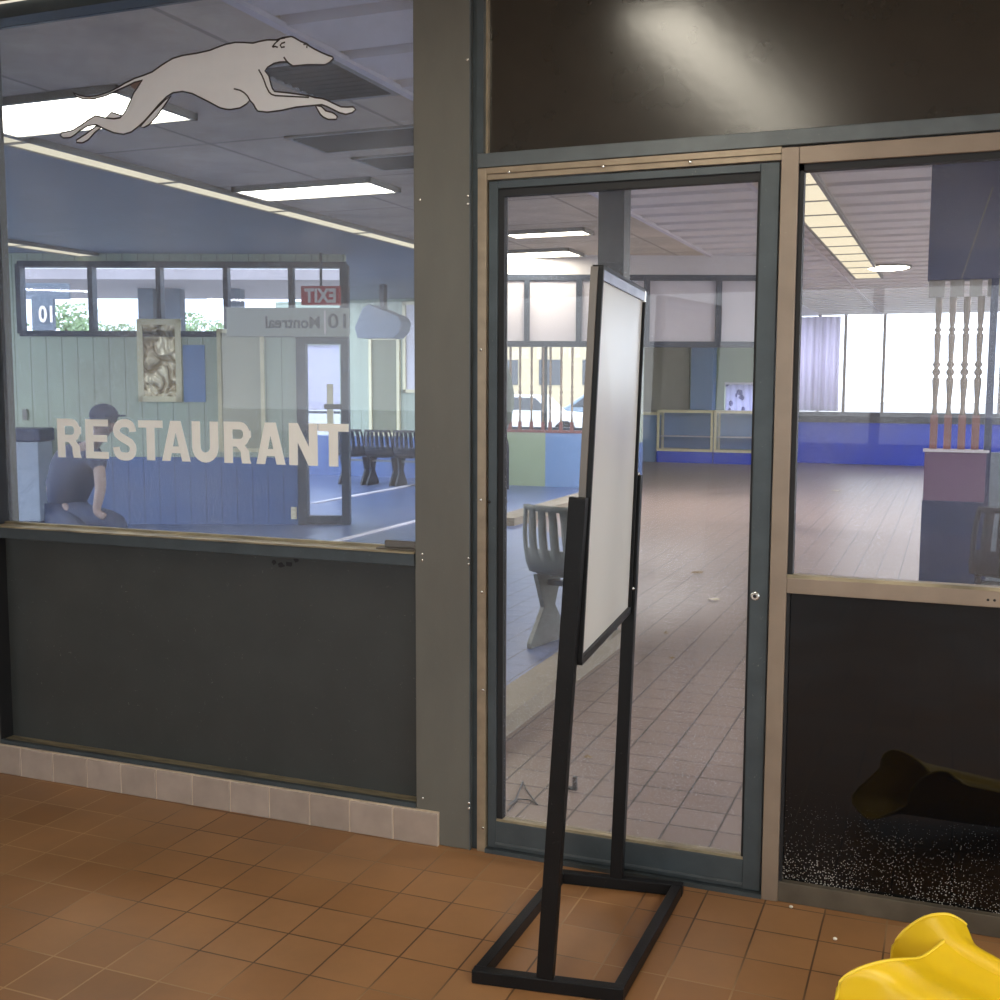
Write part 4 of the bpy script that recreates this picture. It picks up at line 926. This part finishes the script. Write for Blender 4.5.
# display cases
def case(x0, label):
    t = thing('display_case', label, 'display case', (x0+.55,18.7,0), 0, 'glass display cases at the back of the hall')
    x1 = x0+1.1; f = MB(); e = .045; y0, y1 = 18.5, 18.95
    for xx in (x0,x1-e):
        for yy in (y0,y1-e): f.box(xx,xx+e,yy,yy+e,.22,1.0)
    f.box(x0,x1,y0,y1,.97,1.02).box(x0,x1,y0,y0+e,.22,.27)
    f.build('frame', M['cream'], t)
    MB().box(x0,x1,y0+.01,y1,0,.22).build('plinth', M['dado'], t)
    MB().box(x0+e,x1-e,y1-.03,y1-.01,.27,.97).build('back_panel', M['column_blue'], t)
    MB().box(x0+e,x1-e,y0+.01,y0+.016,.27,.97).build('pane', M['pane_thin'], t)
    MB().box(x0+e,x1-e,y0+.05,y1-.03,.50,.515).build('shelf', M['blind'], t)
    return t
cA = case(-5.37,'glass display case with cream frame below the roller shutter')
copy_tree(cA, (-4.25+.55,18.7,0), 0, 'glass display case with cream frame below the floral curtain', 'glass display cases at the back of the hall')
ct = thing('counter', 'blue counter unit at the end of the display cases', 'counter', (-5.9,18.7,0))
MB().box(-6.1,-5.40,18.55,18.95,0,.92).build('body', M['column_blue'], ct); MB().box(-6.12,-5.38,18.5,18.97,.92,.97).build('top', M['cream'], ct)
# floor litter
def leaf(px, py, s, label, mat=None, name='dry_leaf'):
    p = wz(px, py); mb = MB(); n = 9; pts = []
    for i in range(n):
        a = 2*PI*i/n; r = s*(.6+.5*random.random()); pts.append((p.x+r*math.cos(a), p.y+r*.9*math.sin(a), .004+s*.35*random.random()))
    mb.add(pts+[(p.x,p.y,.02)], [(i,(i+1) % n,n) for i in range(n)]+[tuple(range(n))[::-1]])
    tag(mb.build(name, mat or M['dry_leaf']), label, 'litter')
leaf(698,574,.055,'dry leaf farther inside on the hall tiles behind the door glass')
leaf(715,601,.05,'larger dry leaf on the hall tiles behind the door glass', M['paper'])
leaf(666,634,.02,'small dark leaf scrap on the tiles beside the black upright')
leaf(672,659,.018,'tiny dark scrap on the tiles, below the small leaf')
leaf(588,759,.02,'small leaf scrap on the tiles between the black uprights')
leaf(825,458.5,.35,'heap of crumpled paper on the floor under the blue low wall', M['paper'], 'paper_scrap')
leaf(836,492,.08,'white paper scrap on the bright hall floor', M['paper'], 'paper_scrap')
p = wz(571,790)
tag(MB().box(p.x-.02,p.x+.02,p.y,p.y+.02,0,.008).box(p.x+.005,p.x+.02,p.y,p.y+.015,.008,.05).build('door_stop', M['frame_dk']), 'small dark metal stop on the floor inside the door', 'door stop')
pts = [wz(*q)+Vector((0,0,.004)) for q in [(509,806),(516,800),(523,782),(526,790),(533,800),(538,806),(530,801),(518,800),(508,812)]]
tag(MB().tube(pts, .0025, 5).build('wire', M['frame']), 'thin loose wire on the floor just inside the door', 'wire')

# ================================================================== REFLECTED PERSON, built as a solid figure seated in front of the planks
tot = 9.0
def pp(px, py, dt=0.0):
    d = ray(px, py); return CAM + d*((tot+dt)/d.dot(FH))
per = thing('person', 'reflected person in a dark cap and navy clothes sitting bent forward behind the lettered window', 'person', (pp(85,470).x, pp(85,470).y, 0))
def skin(name, joints, edges, mat, parent, sub=2):
    me = bpy.data.meshes.new(name); inv = parent.matrix_basis.inverted()
    me.from_pydata([tuple(inv @ Vector(j[0])) for j in joints], edges, []); me.update()
    o = bpy.data.objects.new(name, me); COL.objects.link(o); o.parent = parent; me.materials.append(mat)
    md = o.modifiers.new('skin', 'SKIN'); md.use_smooth_shade = True
    if not me.skin_vertices: me.skin_vertices.new()
    for i, j in enumerate(joints):
        r = j[1]; me.skin_vertices[0].data[i].radius = r if isinstance(r, tuple) else (r, r)
        me.skin_vertices[0].data[i].use_root = (i == 0)
    sb = o.modifiers.new('sub', 'SUBSURF'); sb.levels = sub; sb.render_levels = sub
    return o
pel = pp(62,512); che = pp(78,462,-.1); nek = pp(96,440,-.18); hed = pp(104,424,-.22); shL = pp(66,455,.08); shR = pp(98,458,-.35)
elb = pp(101,487,-.45); wri = pp(96,512,-.5); han = pp(106,518,-.52); elL = pp(50,490,.1); wrL = pp(70,512,-.25)
knR = pp(118,523,-.5); ftR = Vector((knR.x+.05, knR.y-.08, .06)); toR = ftR+Vector((.14,-.12,-.03))
knL = pp(80,535,-.5); ftL = Vector((knL.x-.02, knL.y-.10, .06)); toL = ftL+Vector((.10,-.14,-.03))
J = [(pel,(.10,.09)),(che,(.12,.09)),(nek,.055),(hed,(.085,.10)),(hed+Vector((0,0,.07)),(.075,.085)),(shR,.05),(elb,.045),(wri,.032),(han,(.036,.022)),(shL,.05),(elL,.042),(wrL,.032),(knR,.06),(ftR,.038),(toR,.035),(knL,.06),(ftL,.038),(toL,.035)]
skin('body', J, [(0,1),(1,2),(2,3),(3,4),(1,5),(5,6),(6,7),(7,8),(1,9),(9,10),(10,11),(0,12),(12,13),(13,14),(0,15),(15,16),(16,17)], M['skin'], per)
skin('shirt', [(pel,(.17,.15)),(che,(.195,.155)),((che+nek)/2,(.12,.11)),(shR,.075),((shR+elb)/2,.066),(shL,.078),(elL,.062)], [(0,1),(1,2),(1,3),(3,4),(1,5),(5,6)], M['cloth'], per)
skin('trousers', [(pel+Vector((0,0,-.02)),(.165,.14)),(knR,.09),(ftR+Vector((0,0,.06)),.062),(knL,.09),(ftL+Vector((0,0,.06)),.062)], [(0,1),(1,2),(0,3),(3,4)], M['cloth'], per)
fdir = (RGT0*.9-FH*.45).normalized()
cap = MB().ball(hed+Vector((0,0,.07)), .105, 10, (1.05,1.05,.85)); cb = hed+Vector((0,0,.06))+fdir*.10
cap.poly([cb+Vector((-fdir.y,fdir.x,0))*w*.085+fdir*l for w, l in ((-1,0),(-.7,.07),(0,.10),(.7,.07),(1,0))], (0,0,.012))
cap.build('cap', M['cloth'], per, smooth=True)
face = MB().ball(hed+fdir*.095+Vector((0,0,-.01)), .018, 6, (1,1,1.4)); face.build('nose', M['skin'], per, smooth=True)
side = Vector((-fdir.y,fdir.x,0))
for s in (-1,1):
    MB().ball(hed+fdir*.085+side*s*.035+Vector((0,0,.025)), .010, 6).build('eye', M['gasket'], per, smooth=True)
    MB().ball(hed+side*s*.088, .022, 6, (.6,1,1.5)).build('ear', M['skin'], per, smooth=True)
MB().bar(hed+fdir*.088+side*.025+Vector((0,0,-.05)), hed+fdir*.088-side*.025+Vector((0,0,-.05)), .01,.008).build('mouth', M['wood_dk'], per)
for i in range(5):
    b0_ = han+RGT0*(.008*i-.01)+Vector((0,0,-.01)); L_ = (.05,.062,.066,.06,.045)[i]
    MB().tube([b0_, b0_+RGT0*L_*.5+Vector((0,0,-.012)), b0_+RGT0*L_+Vector((0,0,-.035))-FH*.01*(i-2)], [.010,.009,.007], 7).build('finger', M['skin'], per, smooth=True)
bn = thing('bench', 'low dark bench under the seated person', 'bench', (pel.x, pel.y, 0), YAW)
zt3 = pel.z-.16
MB().box(-.75,.55,-.18,.22,zt3-.05,zt3).build('seat', M['navy_dk'], bn, world=False, bevel=.01)
for s in (-.65,.45): MB().box(s-.03,s+.03,-.14,.18,0.006,zt3-.05).build('leg', M['navy_dk'], bn, world=False)

# ================================================================== OUTSIDE the clerestory (reflected bus bays, built as solid objects)
struct('ground_outside', MB().box(-80,60,-60,120,-.25,-.12), M['asphalt'], 'pale paved ground outside the station', 'ground')
def far(px, py, zc):                         # a point at camera distance zc
    d = ray(px, py); return CAM + d*(zc/d.dot(FH))
def local_box(mb, px0, px1, py0, py1, zc, depth):
    a = far(px0,py0,zc); b = far(px1,py1,zc); c = far(px1,py0,zc)
    w = FH*depth
    A = [Vector((a.x,a.y,b.z)),Vector((c.x,c.y,b.z)),Vector((c.x,c.y,a.z)),Vector((a.x,a.y,a.z))]
    mb.add(A+[p+w for p in A], [(0,1,2,3),(7,6,5,4),(0,4,5,1),(1,5,6,2),(2,6,7,3),(3,7,4,0)])
    return mb
cn = thing('bus_canopy', 'grey concrete bus canopy outside the high windows', 'canopy', (far(120,300,24).x, far(120,300,24).y, -.12))
local_box(MB(), -60, 345, 268, 280, 22, 5).build('roof_slab', M['concrete'], cn)
gz = 388+(1.62)*1131/24
for px0, px1 in ((33,45),(137,152),(162,179),(228,240)):
    local_box(MB(), px0, px1, 272, gz, 24, .4).build('pillar', M['concrete_dk'], cn)
gs = thing('bay_sign', 'reflected grey bay sign with mirrored number 10 outside the high window', 'sign', tuple(far(46,312,23)))
local_box(MB(), 24, 68, 283, 299, 21.3, .1).build('sign_head', M['concrete_dk'], gs)
local_box(MB(), 31, 53, 299, 330, 21.3, .1).build('sign_panel', M['concrete_dk'], gs)
local_box(MB(), 40, 44, 330, 388+1.62*1131/21.3, 21.3, .1).build('post', M['concrete_dk'], gs)
tm = text_mesh('10', .42, .01, 1, True); c = far(47,315,21.25)
tm.v = [c+RGT0*v[0]*.75+FH*v[1]+Vector((0,0,v[2])) for v in tm.v]
tm.build('sign_text', M['sign_pale'], gs)
def tree(px, py, zc, r, label):
    c = far(px, py, zc); t = thing('tree', label, 'tree', (c.x,c.y,-.12), 0, 'trees beyond the bus canopy')
    mb = MB()
    for i in range(700):
        while True:
            v = Vector((random.uniform(-1,1),random.uniform(-1,1),random.uniform(-1,1)))
            if .25 < v.length < 1: break
        k = .75+.35*math.sin(v.x*4+px)*math.cos(v.z*5)
        p = c+Vector((v.x*r*1.25*k, v.y*r*k, v.z*r*.85*k)); s = r*.075
        a = Vector((random.uniform(-1,1),random.uniform(-1,1),random.uniform(-1,1))).normalized(); b = a.orthogonal().normalized()
        mb.add([p+a*s,p+b*s*.7,p-a*s,p-b*s*.7], [(0,1,2,3)])
    mb.build('crown', M['leaf'], t, recalc=False)
    MB().tube([(c.x,c.y,-.12),(c.x,c.y,c.z)], r*.08, 8).build('trunk', M['bark'], t)
for i, (px, py, zc, r) in enumerate([(66,326,40,1.15),(84,334,44,.75),(105,335,48,.65),(124,335,52,.75),(186,330,46,1.0),(221,331,52,.8)]):
    tree(px, py, zc, r, ['tall leafy tree beside the mirrored bay sign outside','small leafy tree next to the tall tree outside','low tree in the second high window pane','round low tree left of the thick canopy pillar','leafy tree outside between two canopy pillars','leafy tree outside near the hanging gate sign'][i])
# outside the spindle window: ochre building and parked cars
bd = thing('building', 'ochre building beyond the spindle window', 'building', (-14,44,-.12))
MB().box(-26,-13.0,44,50,-.12,3.2).build('wall', M['ochre'], bd)
for i in range(6):
    MB().box(-25+i*2.0,-24+i*2.0,43.95,44,1.5,2.6).build('window', M['car_glass'], bd)
def car(x, y, mat, label):
    t = thing('parked_car', label, 'car', (x,y,-.12), .1, 'parked cars beyond the spindle window')
    b_ = MB().poly([(-2,-.8,.28),(2,-.8,.28),(2.05,-.8,.62),(1.9,-.8,.80),(.9,-.8,.88),(.45,-.8,1.32),(-1.0,-.8,1.36),(-1.6,-.8,.95),(-2.05,-.8,.85)], (0,1.6,0))
    b_.build('body', mat, t, world=False, bevel=.06)
    MB().poly([(.78,-.82,.92),(.40,-.82,1.26),(-.95,-.82,1.29),(-1.4,-.82,.95)], (0,1.64,0)).build('side_glass', M['car_glass'], t, world=False)
    for sx in (-1.25,1.25):
        for sy in (-.8,.8):
            w = MB().lathe([(.30,-.1),(.32,-.05),(.32,.05),(.30,.1)], (0,0,0), 18); w.v = [(sx+v[0], sy+v[2], .32+v[1]) for v in w.v]
            w.build('wheel', M['tyre'], t, world=False)
    return t
car(-11.2,27,M['car_white'],'white car parked beyond the spindle window, the nearer one')
car(-9.6,31,M['car_blue'],'blue grey car parked beyond the spindle window')

# ================================================================== CONCOURSE LIGHTS (behind and above the camera)
lf = light(-.15,.15,-1.35,1.35,'long fluorescent fixture over the storefront concourse','concourse lights',M['lamp_conc'],2)
lf.matrix_basis = Matrix.Translation((-.93,-2.05,CEIL)) @ Matrix.Rotation(math.radians(4.6),4,'Z')
light(-8.4,-7.4,-1.9,-.9,'added square fill light over the concourse nearer the far end','concourse lights',M['lamp_conc'])  # added out of view to brighten the concourse
light(1.4,2.6,-2.6,-1.6,'added square fill light over the concourse at the other end','concourse lights',M['lamp_conc'])  # added out of view to light the face of the white board

for i, (x, y) in enumerate([(1.6,2.0),(1.6,6.0),(1.6,10.0),(1.6,14.0),(-3.3,11.0),(-3.3,9.8),(-8.9,1.6),(-6.0,.8)]):  # unseen panels added to brighten the rooms behind the glass
    light(x-.6,x+.6,y-.3,y+.3,'added fill panel on the hall ceiling, out of view','added hall fill panels',M['lamp_fill'])
# ================================================================== WORLD
w = bpy.data.worlds.new('world'); SC.world = w; w.use_nodes = True
bg = w.node_tree.nodes['Background']; bg.inputs['Color'].default_value = (.88,.94,1,1); bg.inputs['Strength'].default_value = 4.0
vs_ = SC.view_settings; vs_.view_transform = 'Standard'; vs_.look = 'None'; vs_.gamma = 1; vs_.exposure = 0; vs_.use_curve_mapping = False
SC.cycles.max_bounces = 10; SC.cycles.transparent_max_bounces = 24; SC.cycles.sample_clamp_indirect = 6
